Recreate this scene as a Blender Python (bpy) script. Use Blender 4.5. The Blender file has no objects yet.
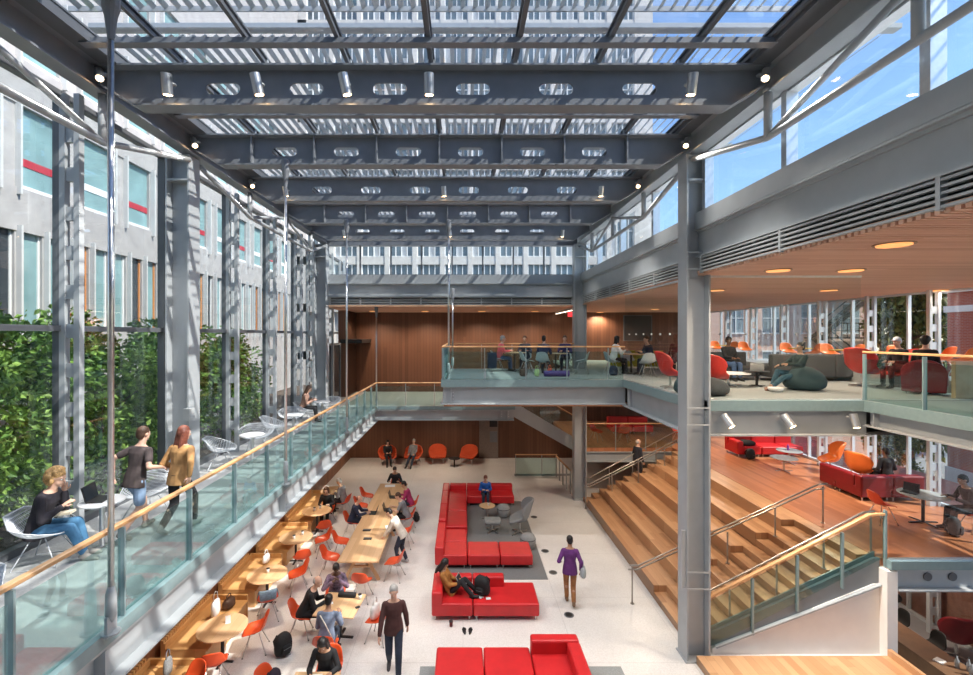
import bpy, bmesh, math, random
from mathutils import Vector, Matrix
random.seed(11)
sc = bpy.context.scene
COL = sc.collection
H, F = 6.84, 460.0                      # eye height, focal length in pixels of the 973 px frame
PI = math.pi
def R(a): return math.radians(a)
def at(x, y, z=0.0):                    # point of the horizontal plane z seen at pixel x, y
    d = (H - z) * F / (y - 335.0)
    return Vector(((x - 463) * d / F, d, z))

# ---------------------------------------------------------------- mesh helper
class MB:
    def __init__(s): s.v = []; s.f = []; s.m = []; s.cur = 0
    def mat(s, i): s.cur = i; return s
    def add(s, vs, fs):
        n = len(s.v); s.v += [tuple(v) for v in vs]
        s.f += [[i + n for i in f] for f in fs]; s.m += [s.cur] * len(fs); return s
    def box(s, x0, x1, y0, y1, z0, z1):
        return s.add([(x0,y0,z0),(x1,y0,z0),(x1,y1,z0),(x0,y1,z0),(x0,y0,z1),(x1,y0,z1),(x1,y1,z1),(x0,y1,z1)],
                     [(0,3,2,1),(4,5,6,7),(0,1,5,4),(1,2,6,5),(2,3,7,6),(3,0,4,7)])
    def obox(s, c, size, rz=0, rx=0, ry=0):
        M = Matrix.Translation(c) @ Matrix.Rotation(rz,4,'Z') @ Matrix.Rotation(ry,4,'Y') @ Matrix.Rotation(rx,4,'X')
        a, b, h = size[0]/2, size[1]/2, size[2]/2
        t = MB().box(-a,a,-b,b,-h,h)
        return s.add([M @ Vector(v) for v in t.v], t.f)
    def bar(s, p0, p1, w, h, up=(0,0,1)):
        p0, p1 = Vector(p0), Vector(p1); d = (p1-p0).normalized()
        a = d.cross(Vector(up)).normalized() * (w/2); b = a.cross(d).normalized() * (h/2)
        vs = [p + q for p in (p0, p1) for q in (-a-b, a-b, a+b, -a+b)]
        return s.add(vs, [(0,1,2,3),(7,6,5,4),(0,4,5,1),(1,5,6,2),(2,6,7,3),(3,7,4,0)])
    def tube(s, pts, r, n=8, r1=None):
        pts = [Vector(p) for p in pts]; k = len(pts)
        rs = r if isinstance(r, (list, tuple)) else [r + ((r1 if r1 is not None else r) - r) * i / max(1, k-1) for i in range(k)]
        vs = []; a = None
        for i, p in enumerate(pts):
            d = (pts[min(i+1,k-1)] - pts[max(i-1,0)]).normalized()
            if a is None:
                a = d.cross(Vector((0,0,1)))
                if a.length < 1e-3: a = Vector((1,0,0))
            a = (a - d * a.dot(d)).normalized(); b = d.cross(a)
            vs += [p + (a*math.cos(t) + b*math.sin(t)) * rs[i] for t in (2*PI*j/n for j in range(n))]
        fs = [(i*n+j, i*n+(j+1)%n, (i+1)*n+(j+1)%n, (i+1)*n+j) for i in range(k-1) for j in range(n)]
        fs += [tuple(range(n))[::-1], tuple((k-1)*n + j for j in range(n))]
        return s.add(vs, fs)
    def lathe(s, prof, c=(0,0,0), n=24):
        c = Vector(c); k = len(prof)
        vs = [c + Vector((r*math.cos(2*PI*j/n), r*math.sin(2*PI*j/n), z)) for r, z in prof for j in range(n)]
        fs = [(i*n+j, i*n+(j+1)%n, (i+1)*n+(j+1)%n, (i+1)*n+j) for i in range(k-1) for j in range(n)]
        fs += [tuple(range(n))[::-1], tuple((k-1)*n + j for j in range(n))]
        return s.add(vs, fs)
    def loft(s, rings):
        n = len(rings[0]); vs = [p for r in rings for p in r]; k = len(rings)
        fs = [(i*n+j, i*n+(j+1)%n, (i+1)*n+(j+1)%n, (i+1)*n+j) for i in range(k-1) for j in range(n)]
        fs += [tuple(range(n))[::-1], tuple((k-1)*n + j for j in range(n))]
        return s.add(vs, fs)
    def ell(s, c, r, M=None, nu=14, nv=9):
        c = Vector(c); vs = []; fs = []
        rr = r if isinstance(r, (tuple, list)) else (r, r, r)
        def P(a, b):
            q = Vector((rr[0]*math.cos(a)*math.sin(b), rr[1]*math.sin(a)*math.sin(b), rr[2]*math.cos(b)))
            return c + (M @ q if M else q)
        vs.append(P(0,0))
        for i in range(1, nv): vs += [P(2*PI*j/nu, PI*i/nv) for j in range(nu)]
        vs.append(P(0,PI)); L = len(vs)-1
        fs += [(0, 1+j, 1+(j+1)%nu) for j in range(nu)]
        fs += [(1+i*nu+j, 1+(i+1)*nu+j, 1+(i+1)*nu+(j+1)%nu, 1+i*nu+(j+1)%nu) for i in range(nv-2) for j in range(nu)]
        fs += [(L, 1+(nv-2)*nu+(j+1)%nu, 1+(nv-2)*nu+j) for j in range(nu)]
        return s.add(vs, fs)
    def cap(s, p0, r0, p1, r1, n=10):       # tapered capsule
        p0, p1 = Vector(p0), Vector(p1); d = p1-p0; L = d.length
        if L < 1e-5: return s.ell(p0, r0)
        d /= L
        pts = [p0 - d*r0*q for q in (.98,.8,.5)] + [p0, p1] + [p1 + d*r1*q for q in (.5,.8,.98)]
        rs = [r0*q for q in (.2,.6,.866)] + [r0, r1] + [r1*q for q in (.866,.6,.2)]
        return s.tube(pts, rs, n)
    def prism(s, poly, axis, a, b):         # 2-D polygon extruded along an axis
        def P(u, v, w): return {'x':(w,u,v),'y':(u,w,v),'z':(u,v,w)}[axis]
        n = len(poly)
        vs = [P(u,v,a) for u,v in poly] + [P(u,v,b) for u,v in poly]
        return s.add(vs, [tuple(range(n))[::-1], tuple(range(n,2*n))] + [(i,(i+1)%n,n+(i+1)%n,n+i) for i in range(n)])
    def web(s, cells, z0, z1, y, t, hw, hh):   # plate in the x-z plane; cells = (x0, x1, hole?)
        for x0, x1, hole in cells:
            if not hole: s.box(x0,x1,y-t/2,y+t/2,z0,z1); continue
            cx, cz = (x0+x1)/2, (z0+z1)/2; W, D = (x1-x0)/2, (z1-z0)/2
            inn, out = [], []
            for j in range(32):
                a = 2*PI*j/32 + PI/32
                c, sn = math.cos(a), math.sin(a)
                f = hw - hh; inn.append((cx + (f if c > 0 else -f) + hh*c, cz + hh*sn))
                k = min(W/abs(c) if abs(c) > 1e-6 else 1e9, D/abs(sn) if abs(sn) > 1e-6 else 1e9)
                out.append((cx + k*c, cz + k*sn))
            # snap the outer ring onto the corners
            for sx in (-1,1):
                for sz in (-1,1):
                    i = min(range(32), key=lambda q: (out[q][0]-cx-sx*W)**2 + (out[q][1]-cz-sz*D)**2)
                    out[i] = (cx+sx*W, cz+sz*D)
            vs = []
            for yy in (y-t/2, y+t/2): vs += [(p[0],yy,p[1]) for p in out] + [(p[0],yy,p[1]) for p in inn]
            fs = []
            for j in range(32):
                k = (j+1)%32
                fs += [(j,k,32+k,32+j), (64+k,64+j,96+j,96+k), (32+j,32+k,96+k,96+j)]
            s.add(vs, fs)
        return s
    def build(s, name, mats, parent=None, smooth=False, bevel=0, seg=2, loc=None, rz=0, sub=0, solid=0):
        me = bpy.data.meshes.new(name); me.from_pydata(s.v, [], s.f)
        if not isinstance(mats, (list, tuple)): mats = [mats]
        for m in mats: me.materials.append(m)
        if len(mats) > 1: me.polygons.foreach_set('material_index', s.m)
        if smooth: me.polygons.foreach_set('use_smooth', [True]*len(me.polygons))
        me.update()
        o = bpy.data.objects.new(name, me); COL.objects.link(o)
        if parent: o.parent = parent
        if loc is not None: o.location = loc
        o.rotation_euler.z = rz
        if sub:
            m = o.modifiers.new('sub','SUBSURF'); m.levels = sub; m.render_levels = sub
        if solid:
            m = o.modifiers.new('solid','SOLIDIFY'); m.thickness = solid; m.offset = 0
        if bevel:
            m = o.modifiers.new('bevel','BEVEL'); m.width = bevel; m.segments = seg; m.limit_method = 'ANGLE'
        return o
def tag(o, label=None, cat=None, group=None, kind=None):
    if label: o['label'] = label
    if cat: o['category'] = cat
    if group: o['group'] = group
    if kind: o['kind'] = kind
    return o
def empty(name, loc=(0,0,0), rz=0, label=None, cat=None, group=None):
    o = bpy.data.objects.new(name, None); COL.objects.link(o)
    o.location = loc; o.rotation_euler.z = rz; o.empty_display_size = .2
    return tag(o, label, cat, group)
def struct(o): o['kind'] = 'structure'; return o
def copy_tree(o, parent=None):
    c = o.copy(); COL.objects.link(c); c.parent = parent
    for ch in list(o.children): copy_tree(ch, c)
    return c
_used = set()
def place(proto, loc, rz, label, group=None, scale=None):
    o = copy_tree(proto) if proto.name in _used else proto
    _used.add(proto.name)
    o.location = loc; o.rotation_euler.z = rz; o['label'] = label
    if group: o['group'] = group
    if scale: o.scale = scale if isinstance(scale, tuple) else (scale,)*3
    return o

# ---------------------------------------------------------------- materials
def newmat(name):
    m = bpy.data.materials.new(name); m.use_nodes = True
    nt = m.node_tree; b = nt.nodes['Principled BSDF']
    return m, nt, b
def N(nt, t, **k):
    n = nt.nodes.new(t)
    for a, v in k.items(): setattr(n, a, v)
    return n
def ramp(nt, fac, c0, c1, p0=0., p1=1.):
    r = N(nt,'ShaderNodeValToRGB'); r.color_ramp.elements[0].color = (*c0,1); r.color_ramp.elements[1].color = (*c1,1)
    r.color_ramp.elements[0].position = p0; r.color_ramp.elements[1].position = p1
    nt.links.new(fac, r.inputs[0]); return r.outputs[0]
def coords(nt, scale=(1,1,1)):
    t = N(nt,'ShaderNodeTexCoord'); mp = N(nt,'ShaderNodeMapping'); mp.inputs['Scale'].default_value = scale
    nt.links.new(t.outputs['Object'], mp.inputs[0]); return mp.outputs[0]
_pc = {}
def plain(name, col, rough=.5, metal=0., var=.12, scale=14., bump=0., spec=.5):
    if name in _pc: return _pc[name]
    m, nt, b = newmat(name)
    n = N(nt,'ShaderNodeTexNoise'); n.inputs['Scale'].default_value = scale; n.inputs['Detail'].default_value = 3
    nt.links.new(coords(nt), n.inputs['Vector'])
    lo = tuple(c*(1-var) for c in col); hi = tuple(min(1,c*(1+var)) for c in col)
    nt.links.new(ramp(nt, n.outputs[0], lo, hi, .3, .7), b.inputs['Base Color'])
    b.inputs['Roughness'].default_value = rough; b.inputs['Metallic'].default_value = metal
    b.inputs['Specular IOR Level'].default_value = spec
    if bump:
        bp = N(nt,'ShaderNodeBump'); bp.inputs['Strength'].default_value = bump; bp.inputs['Distance'].default_value = .01
        nt.links.new(n.outputs[0], bp.inputs['Height']); nt.links.new(bp.outputs[0], b.inputs['Normal'])
    _pc[name] = m; return m
def wood(name, c0, c1, axis, width, grain, rough=.45, gap=.03, seam=.5, blen=1.9):
    """planks: axis = direction across the planks (0,1,2), grain = direction along them; boards butt every ~1.9 m"""
    m, nt, b = newmat(name)
    t = N(nt,'ShaderNodeTexCoord'); sp = N(nt,'ShaderNodeSeparateXYZ'); nt.links.new(t.outputs['Object'], sp.inputs[0])
    def math_(op, a, v=None):
        q = N(nt,'ShaderNodeMath', operation=op)
        for i, x in enumerate((a, v)):
            if x is None: continue
            if isinstance(x, (int, float)): q.inputs[i].default_value = x
            else: nt.links.new(x, q.inputs[i])
        return q.outputs[0]
    u = math_('DIVIDE', sp.outputs[axis], width); iu = math_('FLOOR', u); fu = math_('FRACT', u)
    w0 = N(nt,'ShaderNodeTexWhiteNoise', noise_dimensions='1D'); nt.links.new(iu, w0.inputs['W'])
    al = math_('ADD', math_('DIVIDE', sp.outputs[grain], blen), math_('MULTIPLY', w0.outputs[0], 7.3)); ia = math_('FLOOR', al)
    cb = N(nt,'ShaderNodeCombineXYZ'); nt.links.new(iu, cb.inputs[0]); nt.links.new(ia, cb.inputs[1])
    wn = N(nt,'ShaderNodeTexWhiteNoise', noise_dimensions='2D'); nt.links.new(cb.outputs[0], wn.inputs['Vector'])
    sc3 = [3.,3.,3.]; sc3[axis] = 28.; sc3[grain] = 1.2
    mp = N(nt,'ShaderNodeMapping'); mp.inputs['Scale'].default_value = sc3
    nt.links.new(t.outputs['Object'], mp.inputs[0])
    no = N(nt,'ShaderNodeTexNoise'); no.inputs['Scale'].default_value = 1.6; no.inputs['Detail'].default_value = 5; nt.links.new(mp.outputs[0], no.inputs['Vector'])
    mixv = math_('ADD', math_('MULTIPLY', wn.outputs[0], .62), math_('MULTIPLY', no.outputs[0], .38))
    col = ramp(nt, mixv, c0, c1, .12, .85)
    edge = math_('LESS_THAN', fu, gap)
    mx = N(nt,'ShaderNodeMixRGB'); mx.blend_type = 'MULTIPLY'; mx.inputs[2].default_value = (seam,seam,seam,1)
    nt.links.new(edge, mx.inputs[0]); nt.links.new(col, mx.inputs[1]); nt.links.new(mx.outputs[0], b.inputs['Base Color'])
    b.inputs['Roughness'].default_value = rough
    return m
def glass(name, tint, refl=.10, rough=.0):
    m = bpy.data.materials.new(name); m.use_nodes = True; nt = m.node_tree; nt.nodes.clear()
    o = N(nt,'ShaderNodeOutputMaterial'); mx = N(nt,'ShaderNodeMixShader'); tr = N(nt,'ShaderNodeBsdfTransparent'); gl = N(nt,'ShaderNodeBsdfGlossy')
    tr.inputs[0].default_value = (*tint,1); gl.inputs['Roughness'].default_value = rough; gl.inputs[0].default_value = (.95,.98,1,1)
    lw = N(nt,'ShaderNodeLayerWeight'); lw.inputs[0].default_value = .25
    mt = N(nt,'ShaderNodeMath', operation='MULTIPLY_ADD'); mt.inputs[1].default_value = refl*3; mt.inputs[2].default_value = refl*.35
    nt.links.new(lw.outputs['Fresnel'], mt.inputs[0]); nt.links.new(mt.outputs[0], mx.inputs[0])
    nt.links.new(tr.outputs[0], mx.inputs[1]); nt.links.new(gl.outputs[0], mx.inputs[2]); nt.links.new(mx.outputs[0], o.inputs[0])
    return m
def emit(name, col, st):
    m, nt, b = newmat(name); b.inputs['Base Color'].default_value = (*col,1)
    b.inputs['Emission Color'].default_value = (*col,1); b.inputs['Emission Strength'].default_value = st
    return m
def terrazzo():
    m, nt, b = newmat('terrazzo'); co = coords(nt)
    v = N(nt,'ShaderNodeTexVoronoi'); v.inputs['Scale'].default_value = 60; nt.links.new(co, v.inputs['Vector'])
    n = N(nt,'ShaderNodeTexNoise'); n.inputs['Scale'].default_value = 1.3; n.inputs['Detail'].default_value = 6; nt.links.new(co, n.inputs['Vector'])
    mx = N(nt,'ShaderNodeMixRGB'); mx.blend_type = 'MULTIPLY'; mx.inputs[0].default_value = .6
    nt.links.new(ramp(nt, v.outputs['Color'], (.80,.79,.78), (1,1,1)), mx.inputs[1])
    nt.links.new(ramp(nt, n.outputs[0], (.55,.525,.50), (.66,.64,.62), .3, .7), mx.inputs[2])
    # fine joints every 3 m
    br = N(nt,'ShaderNodeTexBrick'); br.offset = 0; br.inputs['Scale'].default_value = 1; br.inputs['Brick Width'].default_value = 2.4; br.inputs['Row Height'].default_value = 2.4
    br.inputs['Mortar Size'].default_value = .006; br.inputs['Color1'].default_value = br.inputs['Color2'].default_value = (1,1,1,1); br.inputs['Mortar'].default_value = (.78,.78,.78,1)
    nt.links.new(co, br.inputs['Vector'])
    m2 = N(nt,'ShaderNodeMixRGB'); m2.blend_type = 'MULTIPLY'; m2.inputs[0].default_value = 1
    nt.links.new(mx.outputs[0], m2.inputs[1]); nt.links.new(br.outputs[0], m2.inputs[2]); nt.links.new(m2.outputs[0], b.inputs['Base Color'])
    b.inputs['Roughness'].default_value = .32
    return m
def brick(name, c1, c2, mortar, axis_y=True):
    m, nt, b = newmat(name)
    t = N(nt,'ShaderNodeTexCoord'); sp = N(nt,'ShaderNodeSeparateXYZ'); cb = N(nt,'ShaderNodeCombineXYZ')
    ad = N(nt,'ShaderNodeMath'); nt.links.new(t.outputs['Object'], sp.inputs[0])
    nt.links.new(sp.outputs[0], ad.inputs[0]); nt.links.new(sp.outputs[1], ad.inputs[1])
    nt.links.new(ad.outputs[0], cb.inputs[0]); nt.links.new(sp.outputs[2], cb.inputs[1])
    br = N(nt,'ShaderNodeTexBrick'); br.inputs['Scale'].default_value = 1; br.inputs['Brick Width'].default_value = .23; br.inputs['Row Height'].default_value = .075
    br.inputs['Mortar Size'].default_value = .008; br.inputs['Color1'].default_value = (*c1,1); br.inputs['Color2'].default_value = (*c2,1); br.inputs['Mortar'].default_value = (*mortar,1)
    nt.links.new(cb.outputs[0], br.inputs['Vector']); nt.links.new(br.outputs[0], b.inputs['Base Color'])
    b.inputs['Roughness'].default_value = .9
    return m
def leafmat(name, c0, c1):
    m, nt, b = newmat(name)
    g = N(nt,'ShaderNodeNewGeometry')
    nt.links.new(ramp(nt, g.outputs['Random Per Island'], c0, c1), b.inputs['Base Color'])
    b.inputs['Roughness'].default_value = .55
    b.inputs['Subsurface Weight'].default_value = 0
    return m
STEEL = plain('painted_steel', (.37,.395,.415), .42, 0., .05, 3.)
STEEL_D = plain('dark_painted_steel', (.105,.113,.125), .42, 0., .06, 4.)
STEEL_M = plain('mid_painted_steel', (.20,.215,.235), .42, 0., .06, 4.)
STEEL_L = plain('light_painted_steel', (.40,.42,.43), .42, 0., .04, 3.)
BLACK = plain('black_metal', (.02,.021,.023), .4, 0, .05)
CHROME = plain('brushed_steel', (.62,.62,.62), .28, 1., .06, 30.)
RAILSTEEL = plain('satin_rail_steel', (.40,.37,.34), .38, .85, .06, 30.)
SUNLIT_STEEL = plain('sunlit_pale_steel', (.60,.65,.70), .45, 0, .04, 3.)  # east window steel, sunlit brightness put into its base colour
ALU = plain('aluminium', (.72,.73,.74), .33, .9, .05, 20.)
TEALPOST = plain('blue_green_post', (.24,.33,.35), .35, .2, .05)
SLABEDGE = plain('glazed_slab_edge', (.20,.285,.30), .3, 0, .05)
RAILWOOD = wood('oak_handrail', (.55,.30,.13), (.68,.40,.20), 2, .2, 1, .4, 0)
FLOORWOOD = wood('oak_step_boards', (.37,.185,.09), (.56,.325,.175), 0, .14, 1, .36, .025, .6)
PLATWOOD = wood('oak_platform_boards', (.44,.22,.10), (.62,.36,.19), 0, .16, 1, .36, .03, .6)
MIDWOOD = wood('reddish_floor_boards', (.36,.13,.06), (.52,.22,.11), 0, .12, 1, .3, .02, .7)
WALLWOOD = wood('walnut_wall_boards', (.115,.047,.024), (.175,.074,.040), 0, .17, 2, .5, .06, .4, 9.)
SIDEWOOD = wood('walnut_side_boards', (.17,.07,.03), (.27,.118,.058), 1, .17, 2, .5, .05, .45, 9.)
CEILWOOD = wood('ceiling_slats_wood', (.66,.37,.25), (.80,.50,.36), 1, .1, 0, .5, 0, .5, 4.)
BENCHWOOD = wood('bench_oak', (.58,.32,.12), (.72,.43,.19), 0, .3, 1, .4, 0)
TABLEWOOD = wood('table_oak', (.50,.30,.15), (.64,.42,.24), 0, .17, 1, .42, .03, .75)
TERRAZZO = terrazzo()
CARPET = plain('grey_carpet', (.28,.30,.30), .95, 0, .18, 60., .15)
CARPET_D = plain('dark_grey_carpet', (.17,.175,.18), .95, 0, .2, 60., .15)
WALKFLOOR = plain('stone_walkway', (.36,.37,.375), .55, 0, .14, 40.)
CONCRETE = plain('precast_concrete', (.41,.395,.395), .85, 0, .10, 2.2, .05)
CONC_T = plain('tower_concrete', (.60,.575,.55), .85, 0, .08, 2.2, .05)
CONC_L = plain('pale_precast_fin', (.58,.58,.58), .7, 0, .05, 3)
WHITE = plain('white_paint', (.80,.78,.75), .6, 0, .03, 3)
FRAMEWHITE = plain('white_window_frame', (.80,.81,.82), .5, 0, .03)
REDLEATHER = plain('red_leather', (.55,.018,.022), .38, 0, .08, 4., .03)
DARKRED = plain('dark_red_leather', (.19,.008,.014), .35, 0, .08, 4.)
ORANGE = plain('orange_plastic', (.72,.085,.022), .32, 0, .06, 3.)
ORANGE_L = plain('bright_orange_plastic', (.85,.20,.04), .35, 0, .06, 3.)
ORANGEFAB = plain('orange_fabric', (.62,.085,.025), .85, 0, .15, 40., .1)
GREYFAB = plain('grey_fabric', (.26,.27,.275), .92, 0, .18, 50., .1)
CHARFAB = plain('charcoal_fabric', (.045,.047,.052), .9, 0, .18, 50., .1)
YELLOWFAB = plain('olive_yellow_fabric', (.40,.37,.05), .9, 0, .15, 40.)
BLACKFAB = plain('black_fabric', (.012,.012,.014), .8, 0, .25, 30., .1)
WHITETOP = plain('white_laminate', (.78,.79,.80), .3, 0, .02)
GREYTOP = plain('grey_glass_top', (.40,.43,.46), .12, 0, .03)
GLASS = glass('clear_glass', (.95,.975,.97), .06)
GLASS_P = glass('partition_glass', (.95,.97,.965), .022)
GLASS_B = glass('balustrade_glass', (.77,.89,.88), .10)
GLASS_R = glass('roof_glass', (.95,.97,.99), .05)
GLASS_W = plain('facade_window_glass', (.22,.36,.38), .12, 0, .25, .7)
GLASS_BL = plain('facade_blue_glass', (.21,.26,.29), .25, 0, .3, .6)
GLASS_DK = plain('facade_dark_glass', (.035,.045,.055), .08, 0, .2, .6)
WARM = emit('warm_lamp', (1.,.62,.28), 14)
WARM_D = emit('dim_warm_lamp', (1.,.45,.15), .52)
LEDSTRIP = emit('led_strip', (1.,.86,.66), 4)
EXITRED = emit('exit_red', (.9,.05,.06), .8)
# ================================================================ the shell
struct(MB().box(-6.6,9.15,-3,26,-.15,0).build('floor', TERRAZZO))
struct(MB().box(9.15,13.6,2,26,-1.65,-1.5).build('floor_basement', plain('grey_screed',(.42,.43,.46),.35,0,.06,3)))
mezz = MB().box(-6.5,-3.82,-1,25.8,3.52,3.69).box(-3.82,2.3,20.35,25.8,3.52,3.69)
struct(mezz.build('floor_walkway', WALKFLOOR))
struct(MB().box(-6.2,-3.95,-1,25.6,3.04,3.10).box(-3.95,2.1,20.6,25.6,3.04,3.10).build('ceiling_walkway', SIDEWOOD))
up = MB().box(5.2,13.4,9.86,25.8,5.28,5.44).box(5.0,5.2,10.06,25.8,5.28,5.44).box(8.5,13.4,-1,9.78,5.28,5.44)
struct(up.build('floor_upper', CARPET))
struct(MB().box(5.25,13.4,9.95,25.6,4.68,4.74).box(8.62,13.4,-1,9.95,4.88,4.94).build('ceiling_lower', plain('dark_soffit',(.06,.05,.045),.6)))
struct(MB().box(8.93,13.4,9.9,25.8,1.87,2.05).box(5.02,8.93,19.55,25.8,1.87,2.05).build('floor_middle', MIDWOOD))
struct(MB().box(-6.4,13.6,25.6,25.9,0,9).build('wall_back', WALLWOOD))
struct(MB().box(-6.45,-6.25,-1,25.6,0,3.5).build('wall_left', SIDEWOOD))
struct(MB().box(-9,14,-3.2,-3,-2,12.4).build('wall_front', plain('grey_wall',(.36,.36,.36),.8)))
struct(MB().box(-1.6,4.4,-3,-.35,5.28,5.44).build('floor_landing', CARPET))
# white wall below the stair with its white pier
struct(MB().prism([(5.35,0),(8.93,0),(8.93,1.50),(8.8,1.5),(5.35,.12)],'y',9.86,9.96).build('wall_stair', WHITE))
struct(MB().box(8.93,9.15,9.68,25.6,-1.5,1.86).build('wall_side', WHITE))
struct(MB().box(8.9,13.4,25.5,25.6,-1.5,1.9).build('wall_basement', WHITE))
# ceilings: slatted wood over the upper floor and over the back of the hall
ce = MB().box(4.98,13.5,-2,25.6,8.16,8.2)
for i in range(276): ce.box(4.98,13.5,-2+i*.1,-2+i*.1+.06,8.1,8.16)
struct(ce.build('ceiling_upper', CEILWOOD))
cb = MB().box(-6.3,4.98,19.5,25.6,8.14,8.2)
for i in range(61): cb.box(-6.3,4.98,19.5+i*.1,19.5+i*.1+.06,8.09,8.14)
struct(cb.build('ceiling_back', CEILWOOD))
struct(MB().box(5.3,13.8,-3,26,9.1,9.3).box(-6.5,5.3,19.6,26,9.1,9.3).build('roof_slab', plain('grey_roof',(.45,.45,.45),.9)))
# ceiling light line at the glass partitions
# ================================================================ curtain wall, left: window_1
def ladder(mb, y, z0, z1, x0=-6.37, x1=-6.05):
    # two flat plates with slots between ladder rungs, seen face on from along the hall
    t = .05
    mb.box(x0,x0+.09,y-t,y+t,z0,z1); mb.box(x1-.09,x1,y-t,y+t,z0,z1)
    z = z0
    while z < z1-.2:
        mb.box(x0+.09,x1-.09,y-t*.6,y+t*.6,z,min(z+.22,z1)); z += .62
w1 = struct(MB().box(-6.44,-6.42,-1,25.6,3.7,10.7).build('window_1', GLASS))
fr = MB()
for y in (4.9,7.3,9.8,12.4,14.9,17.35,19.0,21.5,24.0): fr.box(-6.48,-6.33,y-.045,y+.045,3.69,10.7)
fr.box(-6.48,-6.34,-1,25.6,3.69,3.80).box(-6.48,-6.34,-1,25.6,6.90,6.99).box(-6.48,-6.34,-1,25.6,10.6,10.7)
struct(fr.build('window_frame', STEEL_D, w1))
for y in (2.4,4.9,7.3,12.4,14.9,17.35,18.75,21.5,23.6):
    b = MB(); ladder(b, y, 3.69, 10.65); struct(b.build('mullion', STEEL, w1))
# ================================================================ steel columns
def column(x, y, z0, z1, label, fl=.40, wd=.5):
    r = empty('steel_column', (x,y,z0), 0, label, 'column', 'steel columns of the hall')
    h = z1-z0
    b = MB().box(-wd/2,-wd/2+.04,-fl/2,fl/2,0,h).box(wd/2-.04,wd/2,-fl/2,fl/2,0,h)
    b.box(-wd/2+.04,wd/2-.04,-.02,.02,0,h)
    b.build('shaft', STEEL, r, bevel=.004, seg=1)
    MB().box(-wd/2-.03,wd/2+.03,-fl/2-.03,fl/2+.03,0,.03).build('base_plate', STEEL, r)
    cp = MB().box(-wd/2+.04,wd/2-.04,-fl/2,fl/2,h-.05,h-.01).box(-wd/2+.04,wd/2-.04,-fl/2,fl/2,h-.55,h-.51)
    cp.build('stiffener', STEEL, r)
    return r
column(-5.97,9.8,3.69,10.62,'tall grey steel column beside the left glass wall, nearest the camera on that side')
cR = column(4.92,9.8,0,10.62,'tall grey steel column right of centre standing on the wooden platform edge')
column(-5.9,19.2,3.69,10.62,'grey steel column at the far end of the left glass wall')
column(4.86,19.2,0,10.62,'grey steel column behind the balcony, rising from the floor by the guard rail')
bx = MB().box(-.07,.07,-.09,.09,0,.24); tag(bx.build('junction_box', STEEL_L, loc=(-5.68,9.53,5.08)), 'small grey electrical box on the near left column', 'electrical box')
tg = MB().box(-.04,.04,-.02,.02,0,1.2); tg.build('conduit_cover', STEEL_L, cR, loc=(-.30,-.16,1.55))
for zz in (1.87,5.3,8.55):   # plates and bolts where the floor beams meet the column
    q = MB().box(-.25,.21,-.215,-.2,zz-.35,zz-.32).box(-.25,.21,-.215,-.2,zz+.0,zz+.03)
    for k in range(4): q.lathe([(.02,0),(.02,.02)],(.22,-.12,zz-.28+.07*k),6)
    q.build('beam_plate', STEEL_L, cR)
# ================================================================ roof
BEAMS = [2.2,4.6,7.3,9.8,12.4,14.9,17.4]
names = ['furthest forward roof beam, above and behind the frame','roof beam just above the top of the picture','nearest visible dark grey roof beam with oval holes and four silver spotlights',
 'second dark grey roof beam, spanning between the two near columns','third roof beam from the camera, carrying two slim spotlights','fourth roof beam from the camera, with oval holes','fifth roof beam from the camera, in front of the far clerestory']
BX0, BX1 = -5.72, 4.78
HC = [-5.12+1.32*k for k in range(8)]
for Y, nm in zip(BEAMS, names):
    r = empty('roof_beam', (0,Y,10.43), 0, nm, 'beam', 'cellular roof beams across the hall')
    cells = []; x = BX0+.6
    for c in HC:
        if c-.4 > x and c+.4 < BX1-.6: cells += [(x,c-.4,False),(c-.4,c+.4,True)]; x = c+.4
    cells.append((x,BX1-.6,False))
    w = MB().web(cells, .02,.60,0,.03,.27,.095)
    w.prism([(BX0,.35),(BX0+.6,.02),(BX0+.6,.6),(BX0,.6)],'y',-.015,.015)
    w.prism([(BX1-.6,.02),(BX1,.35),(BX1,.6),(BX1-.6,.6)],'y',-.015,.015)
    w.build('web', STEEL_M, r)
    f = MB().box(BX0,BX1,-.17,.17,.6,.63).box(BX0+.6,BX1-.6,-.14,.14,-.01,.02)
    f.prism([(BX0,.34),(BX0,.37),(BX0+.6,.02),(BX0+.6,-.01)],'y',-.14,.14).prism([(BX1,.34),(BX1-.6,-.01),(BX1-.6,.02),(BX1,.37)],'y',-.14,.14)
    f.build('flange', STEEL_M, r)
    s = MB()
    for c in HC[:-1]:
        s.box(c+.645,c+.675,-.13,.13,.02,.6)
    if Y in (9.8,14.9): s.build('stiffener', STEEL_M, r)
    p = MB()
    for k in range(8):
        xx = -.5+1.32*(k-3)
        if BX0 < xx < 4.4: p.box(xx-.05,xx+.05,-.03,.03,.63,.80)
    p.build('glazing_support', STEEL, r)
for sx, X, nm in ((-1,-5.78,'dark built-up steel edge beam along the left side of the glass roof'),(1,4.9,'steel edge beam along the right side of the glass roof')):
    r = empty('roof_edge_beam', (X,0,10.65), 0, nm, 'beam')
    i = -sx
    MB().box(-.14,.14,-3,19.6,0,.03).box(-.14,.14,-3,19.6,.40,.44).box(-.02,.02,-3,19.6,.03,.40).build('girder', STEEL_M if sx < 0 else STEEL, r)
    g = MB().box(min(i*.14,i*.42),max(i*.14,i*.42),-3,19.6,.40,.56); g.box(min(-i*.02,i*.22),max(-i*.02,i*.22),-3,19.6,.44,.62)
    g.build('gutter', STEEL_D, r)
GZ0 = 11.12
gp = MB(); bars = MB()
XS = [-5.40]+[-.5+1.32*k for k in range(-3,4)]+[4.45]
edgeY = [-3.0]+[y-(.66 if y < 9 else .98) for y in BEAMS]+[19.35]
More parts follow.
